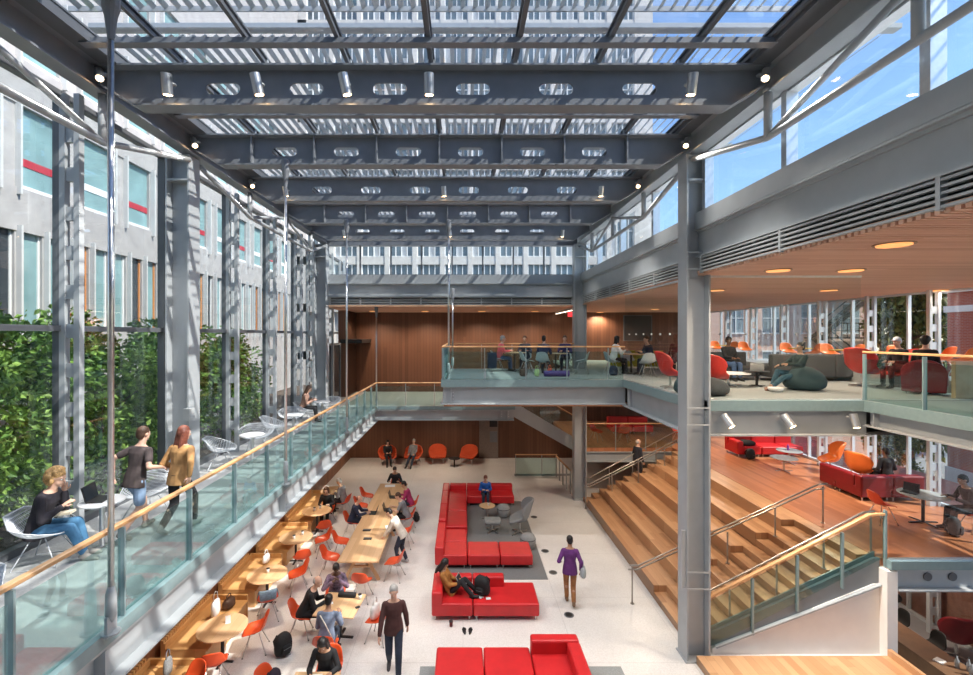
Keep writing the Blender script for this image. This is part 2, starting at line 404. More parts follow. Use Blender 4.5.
for a, b in zip(edgeY[:-1], edgeY[1:]):
    for x0, x1 in zip(XS[:-1], XS[1:]): gp.box(x0+.03,x1-.03,a+.03,b-.03,GZ0+.06,GZ0+.08)
struct(gp.build('ceiling', GLASS_R))
for x in XS: bars.box(x-.03,x+.03,-3,19.35,GZ0,GZ0+.06).box(x-.055,x+.055,-3,19.35,GZ0+.08,GZ0+.11)
struct(bars.build('trim_1', STEEL_D))
pu = MB()
for y in edgeY[1:]: pu.box(-5.5,4.5,y-.04,y+.04,GZ0-.09,GZ0).box(-5.5,4.5,y-.07,y+.07,GZ0-.10,GZ0-.08)
struct(pu.build('trim_2', STEEL_M))
# louvred sunshade above the glass, one panel per bay
LZ = 12.15
lv = [(-3,-.4),(0.0,2.5),(2.9,5.2),(5.6,7.45),(8.15,10.25),(10.65,12.8),(13.2,15.3),(15.7,17.8),(18.2,20.2)]
ln = ['behind the camera','over the camera','ahead of the camera','at the top of the picture','above the nearest visible beam','above the second beam','above the third beam','above the fourth beam','above the far end']
for (a, b), nm in zip(lv, ln):
    r = empty('sunshade_louvre', (-.5,(a+b)/2,LZ), 0, 'pale metal louvre panel over the glass roof, '+nm, 'louvre', 'rooftop louvre panels')
    s = MB(); L = (b-a)/2
    for k in range(69): s.obox((-5.7+.2*k,0,0), (.09,2*L,.012), ry=R(-35))  # slats past the right roof edge are added to shade the clerestory
    s.build('slats', STEEL_L, r)
    MB().box(-5.9,8.0,-L-.30,-L-.13,-.06,.02).box(-5.9,8.0,L,L+.03,-.06,.02).build('frame', STEEL_L, r)
# ================================================================ bowstring trusses
def truss(x, ya, yb, lo, mids, label):
    r = empty('bowstring_truss', (x,ya,10.0), 0, label, 'truss', 'bowstring trusses under the roof edges')
    y0, y1 = mids[0], mids[-1]
    MB().tube([(0,.2,.5),(0,y0-ya,lo),(0,y1-ya,lo),(0,yb-ya-.2,.5)], .055, 10).build('bottom_chord', STEEL, r, smooth=True)
    for m in mids: MB().tube([(0,m-ya,lo),(0,m-ya,.66)], .06, 10).build('post', STEEL, r, smooth=True)
    mm = mids[1]
    for m in (y0, y1): MB().tube([(0,m-ya,lo),(0,mm-ya,.62)], .045, 10).build('diagonal', STEEL, r, smooth=True)
    for m in mids: MB().lathe([(.05,-.03),(.07,-.02),(.07,.02),(.05,.03)],(0,m-ya,.69),12).build('node', CHROME, r, smooth=True)
truss(4.8,.4,9.8,-.05,[2.6,4.85,7.24],'grey tubular truss along the right clerestory, nearest the camera')
truss(4.85,9.8,19.2,0,[12.35,14.9,17.3],'grey tubular truss along the far right clerestory beyond the column')
truss(-5.72,.4,9.8,-.1,[2.6,4.85,7.3],'dark tubular truss above the near left glass wall')
truss(-5.72,9.8,19.2,0,[12.35,14.9,17.3],'dark tubular truss above the far left glass wall')
# ================================================================ clerestories, sills, beams and grilles
w2 = struct(MB().box(5.14,5.16,-2,19.3,9.4,10.7).build('window_2', GLASS))
fr = MB()
for y in (.1,2.6,5.0,7.2,9.6,12.2,14.7,17.2,19.2): fr.box(5.02,5.2,y-.06,y+.06,9.4,10.7)
fr.box(5.05,5.22,-2,19.3,10.62,10.72)
struct(fr.build('window_frame', ALU, w2))
sill = MB().box(4.93,5.3,-2,19.3,9.1,9.42).box(4.96,5.3,-2,19.3,9.0,9.1)
struct(sill.build('trim_3', STEEL))
def grille(mb, n, put):
    for k in range(n): put(k)
bm = empty('side_beam', (4.98,0,8.5), 0, 'long grey steel beam under the right clerestory', 'beam')
MB().box(.02,.06,-2,19.2,0,.55).box(-.08,.16,-2,19.2,.55,.58).box(-.06,.12,-2,19.2,-.02,.01).build('girder', STEEL, bm)
def vent(name, label, p, along, L, segs, parent_group='ventilation grilles under the roof'):
    r = empty(name, p, 0, label, 'grille', parent_group)
    b = MB()
    for k in range(5):
        z = .02+.07*k
        if along == 'y': b.box(-.05,.02,0,L,z,z+.028)
        else: b.box(0,L,-.05,.02,z,z+.028)
    b.build('blades', STEEL_L, r)
    for k in range(segs+1):
        q = L*k/segs; c = MB()
        if along == 'y': c.box(-.055,.03,q-.025,q+.025,0,.36)
        else: c.box(q-.025,q+.025,-.055,.03,0,.36)
        c.build('divider', STEEL_L, r)
    (MB().box(.06,.08,0,L,-.02,.38) if along == 'y' else MB().box(0,L,.06,.08,-.02,.38)).build('backing', BLACK, r)
vent('air_grille','horizontal metal air grille above the upper right floor, nearest the camera',(4.98,0,8.13),'y',9.55,4)
vent('air_grille','horizontal metal air grille on the far right side beyond the column',(4.98,10.1,8.13),'y',8.9,5)
vent('air_grille','horizontal metal air grille across the back of the hall under the far clerestory',(-5.6,19.4,8.1),'x',10.2,8)
struct(MB().box(-5.7,4.9,19.3,19.45,8.04,8.1).build('trim_4', plain('wood_edge_trim',(.52,.33,.22),.5)))
w3 = struct(MB().box(-5.7,4.7,19.42,19.44,9.36,10.62).build('window_3', GLASS))
fr = MB()
for k in range(8): fr.box(-4.36+1.29*k,-4.30+1.29*k,19.36,19.47,9.36,10.62)
fr.box(-5.7,4.7,19.36,19.47,9.33,9.39)
struct(fr.build('window_frame', STEEL_M, w3))
struct(MB().box(-5.7,4.7,19.3,19.6,9.02,9.36).build('trim_5', STEEL))
eb = empty('end_beam', (0,19.35,8.45), 0, 'grey steel beam across the back of the hall below the far clerestory', 'beam')
MB().box(-5.7,4.65,.0,.04,0,.52).box(-5.7,4.65,-.14,.14,.52,.55).box(-5.7,4.65,-.14,.14,-.02,.01).build('girder', STEEL, eb)
te = empty('end_roof_beam', (0,19.3,10.6), 0, 'dark steel roof beam over the far clerestory windows', 'beam')
b = MB(); cells = []; x = BX0
for c in HC:
    if c-.4 > x: cells += [(x,c-.4,False),(c-.4,c+.4,True)]; x = c+.4
cells.append((x,4.8,False)); b.web(cells,0,.5,0,.03,.22,.06); b.build('web', STEEL_M, te)
MB().box(BX0,4.8,-.14,.14,.5,.53).box(BX0,4.8,-.14,.14,-.03,0).build('flange', STEEL_M, te)
# ================================================================ hanger rods
def rod(x, y, z0, z1, label):
    r = empty('hanger_rod', (x,y,z0), 0, label, 'rod', 'steel hanger rods')
    MB().tube([(0,0,.25),(0,0,z1-z0)], .03, 10).build('bar', CHROME, r, smooth=True)
    MB().lathe([(.03,-.45),(.06,-.2),(.085,-.1),(.085,.12),(.05,.14)],(0,0,z1-z0),12).build('upper_clevis', STEEL_M, r)
    MB().lathe([(.03,.5),(.05,.42),(.055,.2),(.02,.12)],(0,0,0),12).build('turnbuckle', STEEL, r, smooth=True)
    MB().box(-.015,.015,-.07,.07,-.02,.2).lathe([(.09,0),(.09,.02)],(0,0,0),16).build('clevis', STEEL, r)
rod(-3.72+0.0,4.86,3.69,10.4,'nearest tall steel hanger rod rising from the walkway edge')
rod(-3.74,9.7,3.69,10.4,'second hanger rod along the walkway edge')
rod(-3.74,14.8,3.69,10.4,'third hanger rod along the walkway edge')
rod(-3.84,20.4,3.69,8.05,'hanger rod at the far inner corner of the walkway')
rod(-.46,14.8,5.44,10.4,'front hanger rod at the left end of the balcony')
rod(-.42,18.7,5.44,8.6,'rear hanger rod at the left end of the balcony')
# ================================================================ walkway edge, rails
def edge_beam(name, label, p, along, L, z, h, stiff, side=1, group=None):
    r = empty(name, p, 0, label, 'beam', group)
    def bx(mb, u0,u1,v0,v1,w0,w1):   # u along, v outwards
        v0, v1 = sorted((v0*side, v1*side))
        return mb.box(v0,v1,u0,u1,w0,w1) if along == 'y' else mb.box(u0,u1,v0,v1,w0,w1)
    bx(MB(),0,L,-.10,-.07,0,h).build('web', STEEL, r)
    f = MB(); bx(f,0,L,-.24,.08,-.03,0); bx(f,0,L,-.24,.03,h,h+.03); f.build('flange', STEEL, r)
    for s in stiff:
        b = MB(); bx(b,s-.012,s+.012,-.07,.05,0,h); b.build('stiffener', STEEL, r)
        b = MB()
        for k in range(3): bx(b,s+.05,s+.08,-.07,-.05,.12+.1*k,.15+.1*k)
        b.build('bolts', ALU, r)
    return r
edge_beam('edge_beam','long grey steel beam along the open edge of the left walkway',(-3.82,-1,3.10),'y',21.3,3.10,.40,[5.86,10.75,15.8],1,'floor edge beams')
edge_beam('edge_beam','grey steel beam under the short cross walkway at the back',(-3.95,20.32,3.10),'x',6.2,3.10,.40,[5.6,5.9],-1,'floor edge beams')
edge_beam('edge_beam','deep grey steel beam under the front of the upper balcony',(-.62,14.22,4.72),'x',5.66,4.72,.5,[.25],-1,'floor edge beams')
edge_beam('edge_beam','grey steel beam under the left end of the upper balcony',(-.62,14.25,4.72),'y',5.0,4.72,.5,[],-1,'floor edge beams')
edge_beam('edge_beam','grey steel beam from the balcony corner to the near right column',(5.0,9.9,4.68),'y',4.3,4.68,.56,[3.9],-1,'floor edge beams')
edge_beam('edge_beam','grey steel beam across the front of the upper right floor holding three silver spotlights',(5.2,9.74,4.74),'x',3.4,4.74,.50,[],-1,'floor edge beams')
edge_beam('edge_beam','grey steel beam under the upper right floor reaching towards the camera',(8.52,-1,4.95),'y',10.7,4.95,.28,[10.5],-1,'floor edge beams')
edge_beam('edge_beam','grey steel beam along the edge of the middle floor behind the wooden steps',(5.1,19.5,1.5),'x',3.9,1.5,.36,[],-1,'floor edge beams')
rb = edge_beam('edge_beam','grey steel beam under the middle right floor behind the low glass wall',(9.16,9.72,1.48),'x',4.3,1.48,.42,[],-1,'floor edge beams')
for xx in (.72,1.25): MB().lathe([(.09,-.01),(.09,.01)],(0,0,0),20).build('service_hole', STEEL_D, rb, loc=(xx,.06,.22)).rotation_euler.x = PI/2
se = MB().box(-3.88,-3.76,-1,20.28,3.55,3.70).box(-3.88,2.3,20.28,20.36,3.55,3.70)
struct(se.build('trim_6', SLABEDGE))
struct(MB().box(-.66,5.02,14.12,14.26,5.24,5.46).box(-.68,-.58,14.2,19.3,5.24,5.46).box(4.92,5.04,9.95,14.2,5.24,5.46).box(5.13,8.5,9.66,9.8,5.24,5.46).box(8.42,8.54,-1,9.7,5.24,5.46).box(9.0,13.4,9.66,9.78,1.9,2.08).build('trim_7', SLABEDGE))
struct(MB().box(-.5,5.0,14.4,19.2,5.28,5.44).build('floor_balcony', CARPET))
struct(MB().box(-.6,5.2,14.3,19.2,4.62,4.69).build('ceiling_balcony', plain('orange_wood_soffit',(.50,.23,.11),.5)))
def guard(label, pts, z, posts, rail_h=1.07, rail=True, railmat=None, group='glass guard rails', closed=False, name='glass_guard_rail'):
    """glass balustrade through plan points; posts = distances along it"""
    r = empty(name, (pts[0][0],pts[0][1],z), 0, label, 'railing', group)
    o = Vector((pts[0][0],pts[0][1],0)); P = [Vector((x,y,0))-o for x,y in pts]
    for a, b in zip(P[:-1], P[1:]):
        d = (b-a).normalized(); L = (b-a).length; nrm = Vector((-d.y,d.x,0))
        s = 0.0
        while s < L-.05:
            e = min(s+1.27, L)
            MB().bar(a+d*(s+.03)+Vector((0,0,.46)), a+d*(e-.03)+Vector((0,0,.46)), .016, .86).build('glass_panel', GLASS_B, r)
            s = e
        k = 0.0
        while k < L+.01:
            c = a+d*k
            MB().bar(c-nrm*.0+Vector((0,0,-.1)), c+Vector((0,0,1.0)), .022, .075, nrm if abs(nrm.z) < .9 else (1,0,0)).build('post', TEALPOST, r)
            k += 1.27
        if rail:
            MB().bar(a-d*.02+Vector((0,0,1.04)), b+d*.02+Vector((0,0,1.04)), .075, .045).build('handrail', RAILWOOD, r, bevel=.012, seg=2)
    return r
guard('long glass guard rail with oak handrail along the left walkway', [(-3.82,-1.2),(-3.82,20.3)], 3.69, [])
guard('short glass guard rail with oak handrail on the cross walkway at the back', [(-3.8,20.3),(2.3,20.3)], 3.69, [])
guard('glass guard rail along the front of the upper balcony', [(-.6,14.2),(4.98,14.2)], 5.44, [])
guard('glass guard rail at the left end of the upper balcony', [(-.62,14.3),(-.62,19.2)], 5.44, [])
guard('glass guard rail along the rear edge of the upper balcony', [(-.5,19.15),(4.6,19.15)], 5.44, [])
guard('glass guard rail on the upper right floor nearest the camera', [(8.5,9.74),(8.5,-.9)], 5.44, [])
guard('glass guard rail on the middle floor behind the wooden steps', [(5.2,19.5),(8.9,19.5)], 2.05, [])
# ================================================================ glass partitions
def partition(label, pts, z0, z1, n):
    a, b = Vector((*pts[0],0)), Vector((*pts[1],0)); d = (b-a)/n
    r = empty('glass_partition', (a.x,a.y,z0), 0, label, 'glass partition', 'frameless glass partitions')
    for k in range(n):
        MB().bar(d*k+d*.004+Vector((0,0,(z1-z0)/2)), d*(k+1)-d*.004+Vector((0,0,(z1-z0)/2)), .018, z1-z0).build('glass_panel', GLASS_P, r)
    f = MB().bar((0,0,.02), b-a+Vector((0,0,.02)), .05, .04).bar((0,0,z1-z0-.02), b-a+Vector((0,0,z1-z0-.02)), .05, .04)
    f.build('channel', ALU, r)
    return r
pa = partition('full height glass partition of the upper floor beside the near right column', [(5.2,9.76),(8.44,9.76)], 5.44, 8.1, 2)
for k in range(6): MB().tube([(.25+.54*k,-.013,1.42),(.25+.54*k,.013,1.42)], .022, 12).build('marker_dot', STEEL_D, pa.children[0 if k < 3 else 1])
pa = partition('full height glass partition of the upper floor between balcony and near column', [(4.97,14.1),(4.97,10.05)], 5.44, 8.1, 2)
for k in range(7): MB().tube([(-.013,-.35-.54*k,1.42),(.013,-.35-.54*k,1.42)], .022, 12).build('marker_dot', WHITETOP, pa.children[0 if k < 4 else 1])
partition('glass partition of the middle right floor at the top of the stair', [(9.02,9.74),(13.35,9.74)], 2.08, 4.95, 3)
# ================================================================ east window walls
for nm, z0, z1 in (('window_4',5.44,8.1),('window_5',2.05,4.72),('window_6',-1.5,1.86)):
    w = struct(MB().box(13.46,13.48,2,25.5,z0,z1).build(nm, GLASS))
    f = MB().box(13.4,13.5,2,25.5,z0,z0+.08).box(13.4,13.5,2,25.5,z1-.06,z1)
    for y in (24.0,21.9,19.9,17.9,15.9,13.9,11.9,9.9): f.box(13.42,13.52,y-.03,y+.03,z0,z1)
    struct(f.build('window_frame', SUNLIT_STEEL, w))
    for y in (22.9,20.9,18.9,16.9,14.9,12.9,10.9):
        b = MB(); b.box(13.28,13.36,y-.05,y+.05,z0,z1); b.box(13.04,13.12,y-.05,y+.05,z0,z1)
        z = z0
        while z < z1-.2: b.box(13.12,13.28,y-.03,y+.03,z,min(z+.2,z1)); z += .5
        struct(b.build('mullion', SUNLIT_STEEL, w))
# ================================================================ wooden steps and bleacher
bl = empty('wooden_bleacher', (4.95,10.05,0), 0, 'broad oak stepped seating climbing from the white floor to the middle floor', 'bleacher')
RISE = 2.05/12
for k in range(12):         # walking stairs nearest the camera and at the far end
    for (ya, yb) in ((0.0,1.9),(8.2,8.9)):
        z = RISE*(k+1); x0 = .331*k
        MB().box(x0,3.97,ya,yb,z-RISE,z).build('step', FLOORWOOD, bl, bevel=.006, seg=1)
for k in range(6):          # seating tiers, each two risers high
    z = RISE*2*(k+1)
    MB().box(.662*k,3.97,1.9,8.2,z-RISE*2,z).build('tier', FLOORWOOD, bl, bevel=.008, seg=1)
st = MB().prism([(.22,.17),(.5,.17),(4.0,1.50),(4.0,2.05),(3.9,2.05),(.22,.36)],'y',-.17,-.11)
st.build('stringer', STEEL_M, bl)
f = MB().bar((.45,-.17,.17),(3.98,-.17,1.5),.16,.035)
f.build('stringer_flange', STEEL, bl)
MB().prism([(.22,.30),(.4,.30),(3.95,2.02),(3.95,2.16),(.22,.44)],'y',-.10,-.07).build('glazed_skirt', SLABEDGE, bl)
sg = empty('stair_glass_rail', (4.95,9.90,0), 0, 'sloping glass guard rail with oak handrail along the open side of the stair', 'railing')
def sl(x): return .05+max(0,x-.1)*.513
for k in range(4):
    a, b = .28+.97*k, .28+.97*(k+1)-.03
    if k == 3: b = 4.1
    MB().prism([(a,sl(a)+.0),(b,sl(b)+.0),(b,sl(b)+.98),(a,sl(a)+.98)],'y',-.06,-.045).build('glass_panel', GLASS_B, sg)
for x in (.28,1.24,2.2,3.16,4.08): MB().box(x-.02,x+.02,-.09,-.03,sl(x)-.2,sl(x)+1.0).build('post', TEALPOST, sg)
MB().bar((.2,-.05,sl(.2)+1.07),(3.75,-.05,sl(3.75)+1.07),.07,.05).bar((3.74,-.05,sl(3.75)+1.07),(4.12,-.05,sl(3.78)+1.07),.07,.05).build('handrail', RAILWOOD, sg, bevel=.01)
def handrail(label, y, x0, x1, twin=True):
    r = empty('metal_handrail', (4.95,y,0), 0, label, 'handrail', 'metal stair handrails')
    s2 = .513
    def zz(x): return max(0,x)*s2
    for dy in ((-.04,.05) if twin else (0,)):
        h = .96 if dy <= 0 else .81
        MB().tube([(x0,dy,h+.03),(x0+.22,dy,h+.03),(x1-.25,dy,zz(x1-.25)+h),(x1,dy,zz(x1-.25)+h+.03)], .022, 8).build('rail', RAILSTEEL, r, smooth=True)
    n = 5
    for k in range(n):
        x = x0+.08+(x1-x0-.16)*k/(n-1); zb = 0 if x < 0 else RISE*min(12,math.floor(x/.331)+1)
        zt = .93 if x < .22 else min(zz(x),zz(x1-.25))+.9
        MB().tube([(x,0,zb),(x,0,zt)], .02, 8).lathe([(.05,zb),(.05,zb+.015)],(x,0,0),12).build('post', RAILSTEEL, r, smooth=False)
handrail('steel double handrail between the walking stair and the seating tiers', 11.72, -.72, 4.3)
handrail('steel handrail just inside the glass rail of the near stair', 10.12, -.2, 4.1, False)
handrail('steel double handrail at the far end of the wooden seating tiers', 18.1, -.2, 4.1)
handrail('slim steel handrail against the back edge of the wooden steps', 18.85, 0.0, 4.0, False)
pf = empty('wooden_platform', (4.86,9.58,0), 0, 'low oak platform at the foot of the near column', 'platform')
MB().box(0,4.05,-3.2,0,.0,.16).build('deck', PLATWOOD, pf)
MB().box(3.98,4.06,-3.2,.0,.16,.30).build('kerb', PLATWOOD, pf)
# stair down from the cross walkway to the middle floor at the back
bs = empty('back_stair', (2.3,20.4,3.69), 0, 'stair with sloping steel stringer descending behind the balcony', 'stair')
MB().prism([(-.1,-.45),(0,.0),(.1,.08),(2.9,-1.55),(2.9,-2.0),(2.75,-2.05)],'y',0,.06).build('stringer', STEEL_L, bs)
for k in range(10): MB().box(.28*k,.28*k+.3,.06,1.5,-.17*(k+1)+.0,-.17*(k+1)+.05).build('step', FLOORWOOD, bs)
MB().prism([(.0,.1),(2.8,-1.5),(2.8,-.6),(0,1.0)],'y',.02,.035).build('glass_panel', GLASS_B, bs)
MB().bar((0,.03,1.05),(2.85,.03,-.55),.06,.045).build('handrail', RAILWOOD, bs)
# guard rail round the stair well on the ground floor
gw = guard('low glass and steel guard rail round the stairwell at the back of the white floor', [(2.55,22.3),(4.55,22.3)], 0, [])
g2 = empty('stairwell_rail', (4.5,22.2,0), 0, 'pale side rail of the stairwell running up to the far right column', 'railing')
MB().bar((0,0,1.0),(.12,-2.4,1.0),.06,.05).build('handrail', RAILWOOD, g2)
for k in range(5): MB().bar((.03*k,-.6*k,0),(.03*k,-.6*k,1.0),.05,.03,(0,1,0)).build('post', STEEL_L, g2)
struct(MB().box(2.5,5.2,22.35,22.45,0,.08).build('trim_8', STEEL_L))
# door at the back left, dark canopy
d1 = struct(MB().box(-6.2,-6.14,20.6,22.9,3.69,6.35).build('door_1', GLASS_DK))
struct(MB().box(-6.22,-6.1,20.5,20.6,3.69,6.4).box(-6.22,-6.1,22.9,23.0,3.69,6.4).box(-6.22,-6.1,21.7,21.78,3.69,6.4).box(-6.22,-6.1,20.5,23,6.35,6.45).build('door_frame', STEEL_M, d1))
MB().tube([(-6.08,21.65,4.5),(-6.08,21.65,5.3)], .015, 8).build('door_handle', CHROME, d1)
struct(d1.children[1])
tag(MB().box(-6.2,-5.1,23.2,25.55,6.42,6.62).build('door_canopy', BLACK), 'dark flat canopy at the back end of the left walkway', 'canopy')
struct(MB().box(-6.35,-5.95,23.4,25.6,3.69,8.1).build('wall_corner', WALLWOOD))
# ================================================================ outside
struct(MB().box(-14,-6.6,-4,40,3.0,3.15).build('ground_garden', plain('bark_mulch',(.095,.07,.055),.95,0,.45,7.,.4)))
struct(MB().box(13.6,60,-20,60,-1.75,-1.6).build('ground_street', plain('asphalt',(.22,.22,.225),.9,0,.15,3.)))
pv = MB().box(13.6,18.5,-20,60,-1.6,1.3); struct(pv.build('ground_terrace', plain('brick_paving',(.36,.17,.13),.9,0,.2,6.)))
# --- concrete building on the left
fb = empty('concrete_building', (-12.2,0,3.1), 0, 'long precast concrete building with pale vertical fins seen through the left glass wall', 'building')
wl = MB()
wl.box(-6,-.20,2,33.9,0,31)
for z0, z1 in ((0,3.9),(6.6,7.8),(10.1,11.4),(13.7,14.9),(17.2,31)): wl.box(-.20,0,2,33.9,z0,z1)
lowrow = [7.0+.83*k for k in range(32)]
for y in lowrow: wl.box(-.20,-.03,y+.56,y+.83,3.9,6.6)
uprow = [4.7+2.0*k for k in range(14)]
for y in uprow:
    [wl.box(-.20,-.05,y+1.26,y+2.0,a,b) for a, b in ((7.8,10.1),(11.4,13.7),(14.9,17.2))]
wl.build('wall', CONCRETE, fb)
fn = MB()
for y in lowrow: fn.box(-.03,.13,y+.60,y+.66,3.6,6.75)
for y in uprow:
    for z0, z1 in ((7.6,10.2),(11.2,13.8),(14.7,17.3)): fn.box(-.05,.14,y+1.30,y+1.37,z0,z1); fn.box(-.05,.12,y+1.87,y+1.93,z0,z1)
fn.build('fins', CONC_L, fb)
ORTRIM = plain('orange_blind',(.62,.24,.06),.6); REDTRIM = plain('red_stripe',(.45,.03,.05),.6)
for i, y in enumerate(lowrow):
    w = MB().box(-.17,-.15,y,y+.56,3.9,6.6).build('window', GLASS_W if i % 3 else GLASS_DK, fb)
    MB().box(-.15,-.11,y+.51,y+.56,3.95,6.6).mat(1).box(-.15,-.09,y,y+.56,3.9,3.96).build('window_frame', [ORTRIM if i % 4 < 2 else FRAMEWHITE, FRAMEWHITE], w)
for j, (z0, z1) in enumerate(((7.85,10.05),(11.45,13.65),(14.95,17.15))):
    for i, y in enumerate(uprow):
        w = MB().box(-.17,-.15,y,y+1.26,z0-.05,z1+.05).build('window', GLASS_W, fb)
        MB().box(-.15,-.13,y,y+1.26,z0+.62,z0+.84).mat(1).box(-.15,-.06,y,y+1.26,z0-.05,z0+.06).build('window_frame', [REDTRIM if (i+j) % 2 == 0 else FRAMEWHITE, FRAMEWHITE], w)
# --- concrete tower behind the hall
tb = empty('concrete_tower', (0,34,0), 0, 'tall concrete tower with white framed windows rising behind the far clerestory and glass roof', 'building')
t = MB(); t.box(-12.4,14.0,.5,9,0,36)
zs = [2.15+3.5*k for k in range(9)]
for z in zs: t.box(-12.4,14.0,0,.5,z+2.9,z+3.5)
t.box(-12.4,14.0,0,.5,0,2.15)
wx = [-11.6+2.05*k for k in range(12)]
t.box(-12.4,-11.6,0,.5,0,36)
for x in wx: t.box(x+1.72,x+2.05,-.05,.5,0,36)
t.box(12.9,14.0,-.06,.5,0,36)
t.build('wall', CONC_T, tb)
for k, z in enumerate(zs[2:]):
    for i, x in enumerate(wx):
        blank = (i * 7 + k * 3) % 5 == 0
        wp = MB().box(x,x+1.72,.3,.34,z,z+2.9).build('window', GLASS_BL, tb)
        w = MB()
        for q in (0,.43,.86,1.29,1.67): w.box(x+q,x+q+.055,.08,.3,z,z+2.9)
        w.box(x,x+1.72,.2,.3,z,z+.07).box(x,x+1.72,.2,.3,z+1.9,z+1.96)
        w.mat(1); w.box(x+.05,x+.43,.26,.3,z,z+1.9) if blank else w.box(x+.9,x+1.3,.26,.3,z,z+.8)
        w.build('window_frame', [FRAMEWHITE, CONC_L], wp)
# --- brick houses on the right
PINK = brick('pale_brick',(.70,.44,.35),(.75,.50,.41),(.6,.5,.44)); REDB = brick('red_brick',(.40,.095,.065),(.46,.13,.085),(.45,.3,.26))
b1 = empty('brick_house', (14.2,31,-1.6), 0, 'pale pink brick house with an iron fire escape seen through the upper right windows', 'building')
MB().box(0,13.6,0,9,0,15).build('wall', PINK, b1)
MB().box(-.2,13.8,-.25,9.1,15,15.4).box(0,13.6,-.06,0,6.6,6.85).build('cornice', FRAMEWHITE, b1)
for x in (1.2,3.6,6.0,8.6,11.4):
    for z in (2.2,5.4,8.6):
        w = MB().box(x,x+1.1,-.02,.05,z,z+1.9).build('window', GLASS_BL, b1)
        MB().box(x-.06,x+1.16,-.07,-.02,z-.1,z).box(x-.06,x+1.16,-.07,-.02,z+1.9,z+2.0).box(x+.52,x+.58,-.05,-.02,z,z+1.9).box(x,x+1.1,-.05,-.02,z+.95,z+1.0).build('window_frame', FRAMEWHITE, w)
fe = empty('fire_escape', (22.9,29.7,-1.6), 0, 'black iron fire escape stair zigzagging up the pink brick house', 'fire escape')
for i, z in enumerate((5.0,8.2,11.4)):
    MB().box(0,4.6,0,1.2,z,z+.10).build('landing', BLACK, fe)
    g = MB()
    for k in range(13): g.box(.38*k,.38*k+.04,-.02,.02,z,z+1.0)
    g.box(0,4.6,-.03,.03,z+.96,z+1.03).box(0,4.6,-.02,.02,z+.5,z+.54); g.build('railing', BLACK, fe)
    x0, x1 = (.2,4.2) if i % 2 == 0 else (4.4,.4)
    s_ = MB().bar((x0,.2,z-3.2),(x1,.2,z),.06,.28).bar((x0,.9,z-3.2),(x1,.9,z),.06,.28).bar((x0,.2,z-2.2),(x1,.2,z+1.0),.05,.06).bar((x0,.2,z-2.7),(x1,.2,z+.5),.03,.04)
    for k in range(14): s_.box(x0+(x1-x0)*k/14-.1,x0+(x1-x0)*k/14+.1,.2,.9,z-3.2+3.2*k/14,z-3.17+3.2*k/14)
    s_.build('stair_flight', BLACK, fe)
b2 = empty('brick_building', (23.8,9.5,-1.6), 0, 'red brick building with white stone bands at the far right', 'building')
MB().box(0,8,0,13.1,0,12.6).build('wall', REDB, b2)
MB().box(-.1,8.1,-.1,13.2,9.55,9.85).box(-.18,8.2,-.2,13.3,10.5,10.85).box(-.08,8.1,-.08,13.15,0,2.0).build('stone_band', FRAMEWHITE, b2)
for y in (1.2,4.2,7.2,10.2):
    for z in (3.4,6.6):
        w = MB().box(-.02,.05,y,y+1.2,z,z+1.9).build('window', GLASS_BL, b2)
        MB().box(-.08,-.02,y-.1,y+1.3,z-.15,z).box(-.08,-.02,y-.1,y+1.3,z+1.9,z+2.1).build('window_frame', FRAMEWHITE, w)
# --- shrubs and trees
LEAF = [leafmat('leaf_green',(.05,.13,.02),(.27,.45,.08)), leafmat('leaf_bright',(.08,.18,.025),(.38,.55,.11)), leafmat('leaf_olive',(.03,.065,.018),(.26,.27,.05))]
BARK = plain('bark',(.12,.085,.06),.95,0,.3,20.,.3)
def leaves(n, rx, ry, h0, h1, size, seed):
    rn = random.Random(seed); mb = MB(); blobs = []
    for _ in range(16):
        a = rn.random()*2*PI; q = rn.random()**.5
        blobs.append((Vector((rx*.75*q*math.cos(a), ry*.75*q*math.sin(a), h0+(h1-h0)*rn.random())), (.28+.3*rn.random())*min(rx,ry)))
    for i in range(n):
        c, rad = blobs[i % 16]
        d = Vector((rn.gauss(0,1), rn.gauss(0,1), rn.gauss(0,1))).normalized()
        p = c + d*rad*(.55+.55*rn.random()); p.z = max(p.z, h0*.3)
        u = (d + Vector((rn.gauss(0,.7), rn.gauss(0,.7), rn.gauss(0,.7)-.3))).normalized()
        v = u.cross(Vector((rn.gauss(0,1), rn.gauss(0,1), rn.gauss(0,1)))).normalized()
        s = size*(.6+.8*rn.random()); w = u.cross(v)*s*.12
        mb.add([p, p+u*s*.5+v*s*.28+w, p+u*s, p+u*s*.5-v*s*.28+w], [(0,1,2,3)])
    return mb
def tree_proto(n, rx, ry, h0, h1, size, seed, mat, name):
    r = empty(name, (0,0,0)); r['category'] = 'tree' if 'tree' in name else 'shrub'
    leaves(n, rx, ry, h0, h1, size, seed).build('foliage', mat, r)
    tr = MB(); rn = random.Random(seed+5)
    tr.tube([(0,0,.03),(.04,.02,h0),(0,.05,h1*.8)], [.05*h1/3,.04*h1/3,.01], 7)
    for k in range(7):
        a = rn.random()*6.3; z = h0*.4+(h1*.6)*rn.random()
        tr.tube([(0,.02,z),(rx*.4*math.cos(a),ry*.4*math.sin(a),z+.4),(rx*.75*math.cos(a),ry*.75*math.sin(a),z+.7)], [.025*h1/3,.015*h1/3,.006], 5)
    tr.build('trunk', BARK, r, smooth=True)
    return r
protos = [tree_proto(4200,1.25,1.25,.7,3.5,.15,3,LEAF[0],'garden_shrub'), tree_proto(4200,1.2,1.3,.5,3.1,.14,8,LEAF[1],'garden_shrub')]
